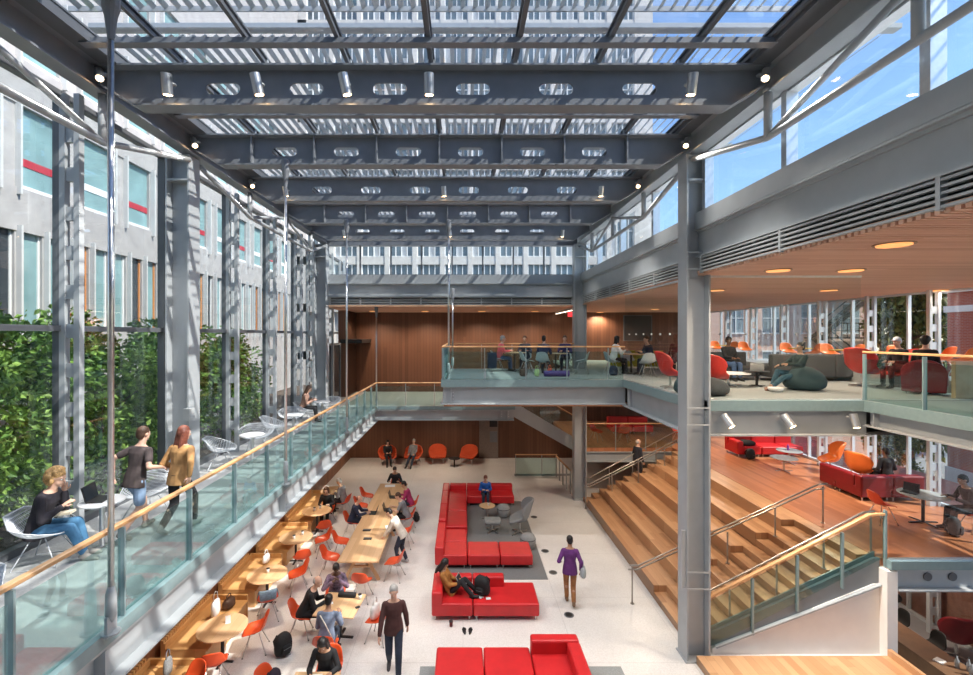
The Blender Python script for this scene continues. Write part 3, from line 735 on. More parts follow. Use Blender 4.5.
sp = [(-8.1,5.0,0,1.0,'leafy green shrub filling the window nearest the left edge of the picture'),(-9.6,6.6,1,1.15,'bushy green shrub behind the leftmost window, further from the glass'),
 (-8.2,7.6,1,.98,'bright green shrub behind the seated blonde woman'),(-9.3,9.2,0,1.1,'tall green shrub left of the near column'),(-8.1,10.4,1,1.05,'bright shrub just left of the near column'),
 (-9.8,11.6,0,1.1,'dark green shrub in the second row behind the near column'),(-8.4,12.8,0,1.05,'green shrub right of the near column'),(-9.4,14.6,1,1.1,'bright green shrub seen between the far window ladders'),
 (-8.3,16.2,0,1.0,'green shrub behind the far wire chairs'),(-9.6,18.4,1,1.0,'last green shrub towards the end of the left glass wall'),(-9.9,4.6,1,1.0,'green shrub in the corner left of the blonde woman')]
for x, y, k, s, lb in sp: place(protos[k], (x,y,3.13), random.random()*6, lb, 'shrubs outside the left glass wall', s)
tp = tree_proto(9000,2.6,2.6,2.2,9.5,.34,21,LEAF[2],'street_tree')
for x, y, s, lb in ((26.6,27.2,(.85,.85,1.3),'large dark green tree between the two brick buildings at right'),(33.5,32.5,(1.1,1.1,1.35),'taller yellowish green tree behind the dark one at right'),(22.6,24.5,.42,'small tree beside the red brick building')):
    place(tp, (x,y,-1.6), random.random()*6, lb, 'street trees at right', s)
# ================================================================ lamps
LAMPS = []; SPOTS = []
def downlight(x, y, z, label):
    r = empty('ceiling_light', (x,y,z), 0, label, 'ceiling light', 'recessed warm ceiling lights')
    MB().lathe([(.0,-.03),(.19,-.028),(.2,-.01)],(0,0,0),24).build('lens', WARM_D, r)
    MB().lathe([(.2,-.012),(.235,-.012),(.235,0),(.2,0)],(0,0,0),24).build('trim_ring', plain('bronze_ring',(.30,.16,.08),.4), r)
    LAMPS.append((x,y,z))
for px, py, lb in ((894,244,'recessed warm light at the upper right of the slatted ceiling'),(778,270,'recessed warm light in the slatted ceiling right of the near column'),
  (851,270,'recessed warm light in the middle of the slatted ceiling'),(716,290,'recessed warm light just right of the near column'),(829,290,'recessed warm light further back in the slatted ceiling'),(940,290,'recessed warm light by the windows at far right'),
  (655,309,'recessed warm light left of the near column'),(600,312,'recessed warm light over the tables beyond the back column')):
    p = at(px, py, 8.1); downlight(p.x, p.y, 8.1, lb)
for px, lb in ((373,'leftmost recessed light in the back ceiling'),(425,'second recessed light in the back ceiling'),(482,'third recessed light in the back ceiling'),(535,'rightmost recessed light in the back ceiling')):
    p = at(px, 311, 8.09); downlight(p.x, min(24.8,p.y), 8.09, lb)
for x, y, z, lb in ((8,12.5,4.68,'recessed light under the upper floor above the wooden steps'),(11,14,4.68,'recessed light under the upper floor above the dark red sofa'),(10.5,19,4.68,'recessed light under the upper floor at the back right'),(6.5,17,4.68,'recessed light under the upper floor by the far column'),
  (-1,23,3.04,'recessed light under the cross walkway'),(-5,23,3.04,'recessed light at the back left under the walkway'),(-4.9,16,3.04,'recessed light under the far part of the left walkway'),(-4.9,11,3.04,'recessed light under the left walkway over the bench'),(11.2,12.2,1.47,'recessed light over the basement counter')):
    downlight(x, y, z, lb)
def beamspot(x, y, z, aim, label, s=1.0):
    d = (Vector(aim)-Vector((x,y,z))).normalized()
    r = empty('spotlight', (x,y,z), 0, label, 'spotlight', 'silver cylinder spotlights')
    MB().tube([(0,.12,.06*s),(0,.0,.02)], .022*s, 8).lathe([(.06,.0),(.06,.02)],(0,.12,.05),12).build('bracket', STEEL_L, r)
    hs = MB().tube([-d*.15*s, d*.15*s], .075*s, 16).build('housing', ALU, r, smooth=False)
    MB().tube([d*.148*s, d*.156*s], .058*s, 16).build('lamp_lens', WARM, hs)
    q = Vector((x,y,z)) + d*.2*s
    SPOTS.append((*q, *aim))
for px, tx, lb in ((167,-5.2,'leftmost silver spotlight on the nearest roof beam'),(257,-1.5,'second silver spotlight from the left on the nearest roof beam'),(345,0.2,'third silver spotlight from the left on the nearest roof beam'),(429,-.6,'silver spotlight at the middle of the nearest roof beam'),(692,3.2,'silver spotlight at the right end of the nearest roof beam')):
    X = (px-463)*6.97/F; beamspot(X, 6.97, 10.64, (tx,9.5,0), lb)
for px, dd, tx, lb in ((444,12.2,0,'middle silver spotlight on the third roof beam'),(600,12.2,3.5,'right silver spotlight on the third roof beam'),(287,12.2,-3.5,'left silver spotlight on the third roof beam'),(345,17.2,-2.5,'left slim spotlight on the fifth roof beam'),(450,17.2,0,'middle slim spotlight on the fifth roof beam'),(562,17.2,3,'right slim spotlight on the fifth roof beam')):
    X = (px-463)*dd/F; beamspot(X, dd-.1, 10.62, (tx,dd+2,0), lb, .85)
for px, lb in ((729,'left spotlight on the beam of the upper right floor'),(790,'middle spotlight on the beam of the upper right floor'),(857,'right spotlight on the beam of the upper right floor')):
    X = (px-463)*9.5/F; beamspot(X, 9.55, 5.06, (X+.35,9.0,4.2) if px < 800 else (X+.05,9.3,4.2), lb, .95)
for x, y, lb in ((-5.6,7.2,'round lamp at the left end of the nearest roof beam'),(4.66,7.2,'round lamp at the right end of the nearest roof beam'),(-5.6,9.7,'round lamp at the left end of the second roof beam'),(4.66,9.7,'round lamp at the right end of the second roof beam'),(-5.6,12.3,'round lamp at the left end of the third roof beam'),(4.66,12.3,'round lamp at the right end of the third roof beam')):
    beamspot(x, y-.12, 10.85, (x*.6,y-2.5,7), lb, .8)
# ================================================================ furniture
def face(dx, dy): return math.atan2(-dx, dy)          # rz that turns local +y to (dx, dy)
def shell_mb(rows, nu=9):
    """rows: (y, z, half width, edge rise along z, edge curl along +y)"""
    mb = MB(); vs = []
    for y, z, hw, rz_, cy in rows:
        for i in range(nu):
            u = -1 + 2*i/(nu-1); k = abs(u)**2.2
            vs.append((hw*u, y + cy*k, z + rz_*k))
    n = len(rows)
    return mb.add(vs, [(i*nu+j, i*nu+j+1, (i+1)*nu+j+1, (i+1)*nu+j) for i in range(n-1) for j in range(nu-1)])
def proto(name, cat): 
    r = empty(name); r['category'] = cat; return r
SHELL = [(.23,.425,.17,.0,0),(.20,.45,.215,.01,0),(.10,.445,.235,.035,0),(-.05,.435,.24,.07,0),(-.17,.455,.24,.09,.02),(-.225,.53,.23,.05,.06),(-.25,.64,.215,.01,.06),(-.28,.75,.19,0,.045),(-.295,.81,.13,-.02,.02)]
def shell_chair(name, mat, legmat=CHROME):
    r = proto(name, 'chair')
    shell_mb(SHELL).build('seat_shell', mat, r, smooth=True, sub=1, solid=.012)
    for sx in (-1,1):
        for sy in (-1,1):
            l = MB().tube([(.10*sx,.09*sy-.02,.42),(.23*sx,.23*sy-.03,0)], .011, 7).build('leg', legmat, r, smooth=True)
            MB().lathe([(.016,0),(.016,.012)],(.23*sx,.23*sy-.03,0),8).build('foot_glide', BLACK, l)
    MB().bar((-.12,.0,.42),(.12,.0,.42),.05,.014).build('mount', legmat, r)
    return r
orange_chair = shell_chair('orange_chair', ORANGE)
def group_of(d): return d
# --- round tables along the bench
def round_table(name, r_, h, top, base=BLACK, fs=.72):
    r = proto(name, 'table')
    MB().lathe([(r_-.015,h-.03),(r_,h-.022),(r_,h-.006),(r_-.01,h)],(0,0,0),48).build('tabletop', top, r)
    MB().lathe([(.035,.02),(.035,h-.03)],(0,0,0),14).build('stem', base, r)
    b = MB()
    for k in range(4): b.bar((.02*math.cos(k*PI/2),.02*math.sin(k*PI/2),.03),(r_*fs*math.cos(k*PI/2),r_*fs*math.sin(k*PI/2),.012),.05,.02)
    b.build('foot', base, r); return r
rt = round_table('round_table', .49, .74, TABLEWOOD, BLACK, .45)
for x, y, lb in ((-5.0,7.55,'round oak table at the near end of the bench, partly below the picture edge'),(-5.03,9.62,'large round oak table with a white card, nearest to the camera by the bench'),(-5.0,11.75,'second round oak table along the bench, with bags beside it'),
   (-5.05,13.9,'third round oak table along the bench with dishes on it'),(-5.08,16.0,'fourth round oak table along the bench with cups, by the two seated people'),(-5.1,18.1,'furthest round oak table at the end of the bench')):
    place(rt, (x,y,0), 0, lb, 'round tables along the bench')
for k, (x, y, fx, fy, lb) in enumerate((
   (-4.98,8.30,-.4,-1,'orange shell chair at the bottom left, back turned, by the first bench table'),
   (-4.86,8.98,-.35,1,'orange shell chair in front of the table with the white card'),
   (-4.52,9.98,-1,-.25,'orange shell chair to the right of the table with the white card'),
   (-4.72,11.12,-.45,1,'orange shell chair with a blue denim jacket over it'),
   (-4.42,12.3,-1,-.45,'orange shell chair right of the second bench table'),
   (-4.62,13.2,-.5,1,'orange shell chair just in front of the third bench table'),
   (-4.38,14.35,-1,-.4,'orange shell chair right of the third bench table'),
   (-4.62,15.25,-.45,1,'orange shell chair in front of the fourth bench table'),
   (-4.55,17.55,-1,.25,'orange chair under the grey clad person at the far bench tables'),
   (-4.95,16.78,.05,-1,'orange chair under the dark clad person at the fourth bench table'),
   (-3.8,18.25,1,0,'furthest empty orange chair on the left of the long table'),
   (-3.8,17.2,1,.1,'second empty orange chair from the far end, left of the long table'),
   (-3.8,15.75,1,0,'orange chair of the man in a dark suit at the long table'),
   (-3.75,14.2,1,.1,'orange chair left of the long table, second from its near end'),
   (-3.8,13.2,1,0,'nearest orange chair on the left of the long table'),
   (-1.95,17.3,-1,0,'orange chair of the person in magenta at the long table'),
   (-1.95,16.1,-1,0,'orange chair of the grey shirted person at the long table'),
   (-1.9,14.9,-1,.1,'orange chair right of the long table behind the standing person'),
   (-1.95,12.95,-1,.2,'nearest orange chair on the right of the long table'),
   (-2.85,19.45,0,-1,'orange chair at the far head of the long table'),
   (-2.62,11.95,.1,1,'orange chair at the near head of the long table, behind the patterned shirt'),
   (-3.68,10.5,1,.1,'orange chair of the old man in black at the square table'),
   (-3.15,11.35,.1,-1,'orange chair of the person in the patterned shirt'),
   (-2.83,9.5,0,1,'orange chair of the person in blue grey with a shoulder strap'),
   (-1.92,10.35,-1,.3,'orange chair right of the square table with a white bag on it'),
   (-2.55,8.72,0,-1,'orange chair of the girl in black writing at the bottom'),
   (-3.45,8.3,1,-.35,'orange chair at the bottom left of the writing girl with a bag on it'))):
    place(orange_chair, (x,y,0), face(fx,fy), lb, 'orange shell chairs on the white floor')
# --- bench with slatted back
for k, (y0, y1, lb) in enumerate(((6.4,8.9,'nearest segment of the oak wall bench'),(9.35,11.1,'second segment of the oak wall bench, lit by the sun'),(11.55,13.2,'third segment of the oak wall bench, beside the white bag'),(13.65,15.4,'fourth segment of the oak wall bench'),(15.85,18.6,'furthest segment of the oak wall bench'))):
    r = empty('wall_bench', (-5.45,y0,0), 0, lb, 'bench', 'oak wall bench segments')
    L = y1-y0
    MB().box(-.60,.27,0,L,.40,.45).build('seat', BENCHWOOD, r, bevel=.006, seg=1)
    MB().box(-.60,.22,.0,L,.0,.40).build('base', BENCHWOOD, r)
    s = MB(); n = int(L/.075)
    for q in range(n): s.box(-.70,-.64,q*.075,q*.075+.045,.0,.62)
    s.box(-.64,-.60,0,L,.1,.56); s.build('slatted_back', BENCHWOOD, r)
    MB().box(-.66,.24,L,L+.05,0,.56).build('end_panel', BENCHWOOD, r)
# --- long communal table
lt = empty('long_table', (-2.83,12.4,0), 0, 'long pale oak communal table with people along both sides', 'table')
MB().box(-.56,.56,0,6.5,.69,.74).build('tabletop', TABLEWOOD, lt, bevel=.006, seg=1)
for y in (.45,3.25,6.05):
    for sx in (-1,1):
        MB().bar((sx*.10,y,.69),(sx*.48,y,0),.09,.05,(0,1,0)).build('leg', TABLEWOOD, lt)
    MB().bar((-.3,y,.38),(.3,y,.38),.06,.05).build('brace', TABLEWOOD, lt)
MB().box(-.02,.02,.5,6.0,.60,.69).build('beam', TABLEWOOD, lt)
def square_table(x, y, w, d, lb, rz=0):
    r = empty('square_table', (x,y,0), rz, lb, 'table')
    MB().box(-w/2,w/2,-d/2,d/2,.71,.74).build('tabletop', TABLEWOOD, r, bevel=.006, seg=1)
    MB().lathe([(.04,.02),(.04,.71)],(0,0,0),14).build('stem', BLACK, r)
    b = MB().bar((-.3,0,.015),(.3,0,.015),.06,.025).bar((0,-.3,.015),(0,.3,.015),.06,.025); b.build('foot', BLACK, r)
square_table(-2.78,10.42,.92,.92,'square oak table shared by three people left of the walking man',R(-6))
square_table(-2.62,7.98,.82,.72,'oak table at the bottom edge with the writing girl\'s papers')
# --- red modular sofas
def sofa(name, loc, label, seats, backs, mat=REDLEATHER, base=.10, rz=0, cat='sofa'):
    r = empty(name, loc, rz, label, cat, 'red leather sofas')
    for x0,x1,y0,y1 in seats: MB().box(x0+.008,x1-.008,y0+.008,y1-.008,base,.41).build('seat_module', mat, r, bevel=.05, seg=4, smooth=False)
    for x0,x1,y0,y1,h in backs: MB().box(x0+.006,x1-.006,y0+.006,y1-.006,base+.18,h).build('backrest', mat, r, bevel=.05, seg=4)
    for x0,x1,y0,y1 in seats:
        for px_ in (x0+.09,x1-.09):
            for py_ in (y0+.09,y1-.09): MB().lathe([(.02,0),(.02,base+.02)],(px_,py_,0),10).build('foot', CHROME, r)
    return r
sofa('red_sofa', (-.83,15.45,.012), 'red leather corner sofa behind the small round table, person in blue on it',
  [(0,.98,2.87,3.85),(.98,1.93,2.87,3.85),(1.93,2.88,2.87,3.85),(0,.98,1.43,2.87),(0,.98,0,1.43)],
  [(0,.28,0,1.43,.64),(0,.28,1.43,2.87,.64),(0,.28,2.87,3.85,.64),(.28,.98,3.57,3.85,.64),(.98,1.93,3.57,3.85,.64),(1.93,2.88,3.57,3.85,.64)])
sofa('red_sofa', (-.83,13.40,.012), 'red leather corner sofa closing the front of the lounge, with two backless seats',
  [(0,.96,0,.93),(.96,1.92,0,.93),(1.92,2.88,0,.93),(0,.96,.93,1.84)],
  [(0,.28,.0,1.84,.64)])
sofa('red_sofa', (-.76,10.98,0), 'red leather daybed sofa with the reclining girl and a black backpack',
  [(0,1.0,0,1.02),(1.0,2.6,0,1.02)], [(0,.27,0,1.02,.68),(.27,1.0,.76,1.02,.66),(1.0,1.82,.76,1.02,.66)])
sofa('red_sofa', (-.55,7.9,.012), 'red leather sofa at the bottom edge with a high corner back at its right',
  [(0,.96,0,1.6),(.96,1.92,0,1.6),(1.92,2.9,0,1.6)], [(1.92,2.9,1.34,1.6,.68),(2.62,2.9,0,1.34,.68)])
tag(MB().box(-.6,2.38,12.86,18.9,0,.012).build('area_rug', CARPET_D), 'dark grey rug under the U-shaped red lounge', 'rug')
tag(MB().box(-.88,3.25,7.2,9.48,0,.012).build('area_rug', CARPET), 'grey rug at the bottom edge under the nearest red sofa', 'rug')
# --- grey wing chair, ottoman, pouffes, side table
def swivel_base(r, h=.3, mat=CHROME, rad=.32):
    MB().lathe([(.03,.05),(.025,h)],(0,0,0),12).build('stem', mat, r)
    b = MB()
    for k in range(4): b.bar((0,0,.07),(rad*math.cos(k*PI/2+.78),rad*math.sin(k*PI/2+.78),.015),.04,.025)
    b.build('star_base', mat, r)
EGG = [(.30,.36,.24,0,0),(.24,.40,.31,.03,0),(.08,.38,.34,.12,0),(-.10,.37,.36,.22,.02),(-.22,.46,.38,.20,.12),(-.29,.62,.40,.12,.24),(-.34,.80,.40,.04,.26),(-.39,.98,.36,0,.22),(-.42,1.08,.26,-.03,.12)]
def egg_chair(name, mat, cat='armchair', label=None):
    r = proto(name, cat); shell_mb(EGG, 11).build('seat_shell', mat, r, smooth=True, sub=1, solid=.06); swivel_base(r, .36); return r
wc = egg_chair('wing_chair', GREYFAB); place(wc, (1.95,15.85,.012), face(-1,.1), 'grey wing armchair turned towards the small round table', None, 1.12)
r = empty('footstool', (1.02,16.0,.012), 0, 'flat grey footstool in front of the wing armchair', 'footstool')
shell_mb([(.26,.36,.26,0,0),(.12,.39,.29,.03,0),(-.12,.39,.29,.03,0),(-.26,.36,.26,0,0)]).build('cushion', GREYFAB, r, smooth=True, sub=1, solid=.09); swivel_base(r, .33, CHROME, .26)
for x, y, s, lb in ((1.52,17.3,1,'round grey pouffe behind the wing armchair'),(2.08,14.75,1,'round grey pouffe in front of the wing armchair by the sofa corner')):
    r = empty('pouffe', (x,y,.012), 0, lb, 'pouffe', 'grey pouffes')
    MB().lathe([(.15,0),(.22,.06),(.25,.2),(.25,.32),(.20,.42),(.10,.46),(.02,.465)],(0,0,0),28).build('cushion', GREYFAB, r, smooth=True)
    MB().lathe([(.251,.30),(.254,.31),(.251,.32)],(0,0,0),28).build('seam', CHARFAB, r)
lr = round_table('side_table', .30, .50, TABLEWOOD, CHROME); place(lr, (.9,17.1,.012), 0, 'small round oak table inside the red lounge')
# --- floor outlets
for px, py, lb in ((569,615,'dark floor outlet nearest the camera, by the walking person in purple'),(553,572.5,'floor outlet right of the front corner of the red lounge'),(545,551,'floor outlet beside the dark rug'),(534,517,'furthest floor outlet, right of the wing armchair')):
    p = at(px, py, 0); r = empty('floor_outlet', (p.x,p.y,0), 0, lb, 'floor outlet', 'floor outlets')
    MB().lathe([(.12,0),(.12,.006),(.09,.008)],(0,0,0),24).build('ring', STEEL_D, r); MB().lathe([(.085,.0),(.085,.01)],(0,0,0),20).build('lid', BLACK, r)
# --- orange womb chairs at the back wall
WOMB = [(.36,.36,.36,0,0),(.28,.40,.42,.03,0),(.05,.37,.46,.14,0),(-.16,.38,.48,.22,.02),(-.28,.50,.48,.16,.14),(-.36,.66,.46,.06,.24),(-.42,.82,.42,0,.22),(-.46,.92,.30,-.03,.10)]
wb = proto('lounge_chair','armchair'); shell_mb(WOMB, 11).build('seat_shell', ORANGEFAB, wb, smooth=True, sub=1, solid=.07)
lg = MB()
for sx in (-1,1): MB().tube([(.2*sx,.25,.36),(.33*sx,.3,0)], .012, 7).build('leg', CHROME, wb); MB().tube([(.2*sx,-.2,.36),(.33*sx,-.32,0)], .012, 7).build('leg', CHROME, wb)
for x, y, fx, lb in ((-4.0,24.4,.3,'leftmost orange lounge chair at the back wall with a person in black'),(-2.65,24.45,-.2,'second orange lounge chair at the back wall with a man in grey'),(-1.35,24.6,.1,'third orange lounge chair at the back wall, empty'),(.3,24.5,-.4,'rightmost orange lounge chair at the back wall')):
    place(wb, (x,y,0), face(fx,-1), lb, 'orange lounge chairs at the back wall')
place(round_table('coffee_table', .3, .42, BLACK), (-.45,24.0,0), 0, 'small dark table between the two right lounge chairs at the back wall')
# --- wire chairs and white tables on the walkway
WZ = 3.69
WIRE = plain('white_coated_wire', (.55,.58,.62), .4, .3, .03)
wireP = proto('wire_chair','chair')
rows = [(.30,.43,.22,.02,0),(.24,.41,.30,.06,0),(.12,.38,.38,.13,0),(-.02,.36,.43,.20,0),(-.14,.38,.44,.22,.02),(-.24,.46,.42,.16,.06),(-.31,.56,.37,.09,.09),(-.36,.65,.30,.04,.08),(-.40,.72,.20,0,.04)]
ws = shell_mb(rows, 13).build('wire_seat', WIRE, wireP, sub=1)
wm = ws.modifiers.new('wire','WIREFRAME'); wm.thickness = .013; wm.use_even_offset = False
pts = [[r_[2]*s, r_[0]+r_[4], r_[1]+r_[3]] for s in (-1,) for r_ in rows] + [[r_[2], r_[0]+r_[4], r_[1]+r_[3]] for r_ in reversed(rows)]
MB().tube([Vector(p) for p in pts] + [Vector((.1,.31,.43)),Vector((-.1,.31,.43)),Vector(pts[0])], .009, 6).build('rim', WIRE, wireP, smooth=True)
for sx in (-1,1):
    MB().tube([(.14*sx,.08,.37),(.26*sx,.27,.0),(.28*sx,.0,.012),(.26*sx,-.25,.0),(.14*sx,-.08,.37)], .009, 6).build('leg', WIRE, wireP, smooth=True)
for x, y, fx, fy, lb in ((-5.82,6.40,1,.25,'white wire lounge chair of the blonde woman on the walkway'),(-5.1,4.55,-.2,-1,'white wire chair cut by the left edge of the picture'),(-5.45,7.95,-.2,-1,'wire chair behind the laptop table, hidden by the walkers'),
   (-5.75,10.95,1,.3,'wire chair right of the near column, seen from the side'),(-5.55,12.35,.35,-1,'wire chair with pale seat behind the first round white table'),(-5.65,13.75,.9,.2,'dark looking wire chair beside the second window ladder'),(-5.7,15.3,.3,-1,'wire chair behind the middle round white table'),
   (-5.75,16.7,1,.2,'wire chair of the brown haired woman far along the walkway'),(-5.2,17.9,-.5,-1,'furthest wire chair on the walkway')):
    place(wireP, (x,y,WZ), face(fx,fy), lb, 'wire chairs on the walkway')
wt = round_table('cafe_table', .29, .70, WHITETOP, ALU)
for x, y, lb in ((-5.35,6.82,'round white cafe table with the open black laptop'),(-5.2,11.35,'round white cafe table just beyond the near left column'),(-5.25,14.25,'round white cafe table between two wire chairs further along the walkway'),(-5.2,17.0,'furthest round white cafe table on the walkway')):
    place(wt, (x,y,WZ), 0, lb, 'white cafe tables on the walkway')
# --- upper balcony and upper right floor
UZ = 5.44
grey_chair = shell_chair('pale_chair', plain('pale_grey_plastic',(.50,.55,.57),.4,0,.04))
for x, y, fx, fy, lb in ((1.35,17.85,1,.1,'pale shell chair of the person in pink on the balcony'),(2.5,18.5,-.3,-1,'pale shell chair behind the left balcony table'),(2.85,16.4,.35,1,'pale shell chair of the person in dark blue seen from behind'),(2.35,16.85,1,.2,'pale shell chair with a light coat beside the person in dark blue'),(3.95,17.75,-.3,-1,'pale shell chair of the person in blue facing the camera'),(4.25,16.55,-1,.35,'empty pale shell chair right of the middle balcony table'),
   (5.35,16.5,1,.1,'white shell chair of the woman in white'),(6.75,16.4,-1,0,'pale shell chair of the man in dark blue behind the glass'),(6.3,17.6,-.1,-1,'pale shell chair beyond the table behind the glass'),(6.2,15.5,.1,1,'pale shell chair in front of the table behind the glass')):
    place(grey_chair, (x,y,UZ), face(fx,fy), lb, 'pale shell chairs on the upper floor')
dt = round_table('dining_table', .45, .73, TABLEWOOD)
for x, y, lb in ((2.0,17.85,'round oak table of the person in pink on the balcony'),(3.45,17.1,'round oak table in the middle of the balcony with papers'),(6.05,16.55,'round oak table behind the glass of the upper floor')):
    place(dt, (x,y,UZ), 0, lb, 'round oak tables on the upper floor')
def block_sofa(name, loc, w, d, h, mat, label, rz=0, n=3, group=None, cat='sofa'):
    r = empty(name, loc, rz, label, cat, group)
    for k in range(n): MB().box(-w/2+w*k/n+.01,-w/2+w*(k+1)/n-.01,-d/2+.2,d/2,.12,.42).build('seat', mat, r, bevel=.04, seg=3)
    for k in range(n): MB().box(-w/2+w*k/n+.01,-w/2+w*(k+1)/n-.01,-d/2,-d/2+.2,.12,h).build('backrest', mat, r, bevel=.04, seg=3)
    for sx in (-1,1):
        for sy in (-1,1): MB().lathe([(.02,0),(.02,.13)],(sx*(w/2-.12),sy*(d/2-.1),0),10).build('foot', CHROME, r)
    return r
block_sofa('grey_sofa', (8.1,14.65,UZ), 2.2, .9, .85, CHARFAB, 'charcoal sofa facing the camera with a person using a laptop', PI, 3)
block_sofa('grey_sofa', (10.75,14.3,UZ), 2.9, .9, .82, plain('grey_panel_fabric',(.06,.06,.063),.9,0,.1,40.), 'long charcoal sofa turned away from the camera in front of the orange chairs', 0, 3)
block_sofa('yellow_sofa', (7.3,19.0,UZ), 2.2, .9, .75, YELLOWFAB, 'olive yellow sofa behind the glass left of the near column', PI, 2)
tag(MB().box(11.75,13.02,11.0,24.6,UZ,UZ+.3).build('window_platform', WALKFLOOR), 'raised pale step along the upper east windows', 'platform')
oc2 = shell_chair('bright_chair', ORANGE_L)
for k, (y, fy, lb) in enumerate(((22.6,-1,'furthest bright orange chair by the upper windows'),(21.4,1,'second bright orange chair from the back by the upper windows'),(20.3,-1,'third bright orange chair from the back by the upper windows'),(17.6,-1,'bright orange chair left of the blue grey window post'),(16.3,1,'bright orange chair right of the blue grey window post'),(15.6,-1,'bright orange chair in front of the fire escape'),(14.7,1,'bright orange chair just left of the green tree'),(13.1,-1,'bright orange chair in front of the green tree'),(12.0,1,'bright orange chair behind the black haired person'),(11.45,1,'rightmost bright orange chair by the upper windows'))):
    place(oc2, (12.45,y,UZ+.3), face(-.15,fy), lb, 'bright orange chairs along the upper windows')
yt = round_table('yellow_table', .36, .62, plain('yellow_laminate',(.75,.50,.05),.4,0,.04), ALU)
for y, lb in ((22.0,'yellow round table furthest back by the upper windows'),(17.0,'yellow round table by the window post'),(15.1,'yellow round table left of the green tree'),(12.55,'yellow round table right of the green tree')):
    place(yt, (12.45,y,UZ+.3), 0, lb, 'yellow tables along the upper windows')
RED = plain('red_lounge_fabric', (.62,.035,.025), .5, 0, .1, 20.)
rc = egg_chair('red_armchair', RED)
for x, y, fx, fy, s, lb in ((5.5,12.2,1,-.1,.9,'red armchair behind the glass left of the near column'),(6.35,11.6,.8,.5,.85,'red armchair just right of the near column behind dark cushions'),(10.95,12.6,1,.35,.98,'red armchair seen from the side in the middle of the upper right floor'),(11.75,12.3,-1,.1,.95,'red armchair with a yellow inside, under the person with a pale cap')):
    place(rc, (x,y,UZ), face(fx,fy), lb, 'red armchairs on the upper floor', s)
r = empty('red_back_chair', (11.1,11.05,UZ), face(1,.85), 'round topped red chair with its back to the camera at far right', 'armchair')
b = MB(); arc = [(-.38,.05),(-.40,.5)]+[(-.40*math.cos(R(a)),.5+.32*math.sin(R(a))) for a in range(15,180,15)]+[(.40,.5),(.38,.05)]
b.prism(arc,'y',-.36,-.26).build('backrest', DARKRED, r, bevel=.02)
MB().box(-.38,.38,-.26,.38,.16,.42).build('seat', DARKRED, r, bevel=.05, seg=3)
for sx in (-1,1):
    for sy in (-1,1): MB().lathe([(.02,0),(.02,.17)],(sx*.3,sy*.28,0),8).build('foot', CHROME, r)
tag(MB().box(10.82,13.0,10.1,10.2,UZ,UZ+.82).build('low_screen', plain('oak_veneer',(.45,.32,.20),.5,0,.1,6.), bevel=.01), 'low pale oak screen at the right edge of the upper floor', 'screen')
def bean(name, loc, sx, sy, sz, mat, label, cat, group=None):
    mb = MB(); 
    mb.lathe([(.30,0),(.46,.07),(.5,.22),(.46,.40),(.34,.56),(.16,.66),(.02,.68)],(0,0,0),28)
    mb.v = [(v[0]*sx*2, v[1]*sy*2, v[2]*sz/.68) for v in mb.v]
    o = mb.build(name, mat, loc=loc, smooth=True, sub=1); return tag(o, label, cat, group)
TEALFAB = plain('dark_teal_fabric', (.03,.06,.07), .9, 0, .15, 40.)
bean('bean_bag', (8.72,11.75,UZ), .50,.45,.60, TEALFAB, 'dark teal bean bag under the reclining woman with a laptop', 'bean bag')
bean('bean_bag', (5.75,10.75,UZ), .45,.42,.42, CHARFAB, 'dark bean bag at the foot of the near column on the upper floor', 'bean bag')
bean('pouffe', (5.3,11.0,UZ), .25,.25,.45, TEALFAB, 'small dark teal pouffe beside the red armchair left of the column', 'pouffe')
place(round_table('coffee_table', .55, .36, WHITETOP, ALU), (7.35,12.75,UZ), 0, 'low white table on the upper floor behind the glass')
place(round_table('coffee_table', .3, .42, BLACK), (8.05,12.6,UZ), 0, 'small black table holding the silver laptop')
tag(MB().lathe([(.10,0),(.16,.05),(.18,.11),(.165,.11),(.14,.06),(.02,.03)],(0,0,0),24).build('bowl', WHITETOP, loc=(7.72,11.35,UZ), smooth=True), 'white bowl on the upper floor by the reclining woman\'s feet', 'bowl')
sc_ = empty('wall_screen', (9.7,25.52,6.55), 0, 'large black screen on the far wooden wall of the upper floor', 'screen')
MB().box(-.75,.75,0,.06,0,1.35).build('panel', BLACK, sc_); MB().box(-.79,-.75,-.01,.07,-.04,1.39).box(.75,.79,-.01,.07,-.04,1.39).box(-.75,.75,-.01,.07,1.35,1.39).box(-.75,.75,-.01,.07,-.04,0).build('bezel', STEEL_D, sc_)
tag(MB().box(-.22,.22,-.04,.04,0,.2).build('exit_sign', EXITRED, loc=(4.92,20.6,7.66)), 'small red sign under the back ceiling by the far column', 'sign')
ll = empty('linear_light', (5.12,23.0,8.0), PI/2, 'slim warm linear light under the back ceiling above the balcony', 'ceiling light')
MB().box(-2.3,2.3,-.05,.05,0,.10).build('housing', STEEL_L, ll); MB().box(-2.28,2.28,-.045,.045,-.006,0).build('diffuser', LEDSTRIP, ll)
kd = empty('wall_kiosk', (1.45,25.5,0), 0, 'pale grey recessed panel with a black screen in the back wall of the white floor', 'kiosk')
MB().box(-.55,.5,0,.1,0,2.6).build('panel', plain('grey_brown_panel',(.24,.19,.17),.6), kd); MB().box(.02,.46,-.03,0,1.75,2.5).build('screen', BLACK, kd); MB().box(.04,.44,-.04,0,.9,1.5).build('cabinet', STEEL_M, kd)
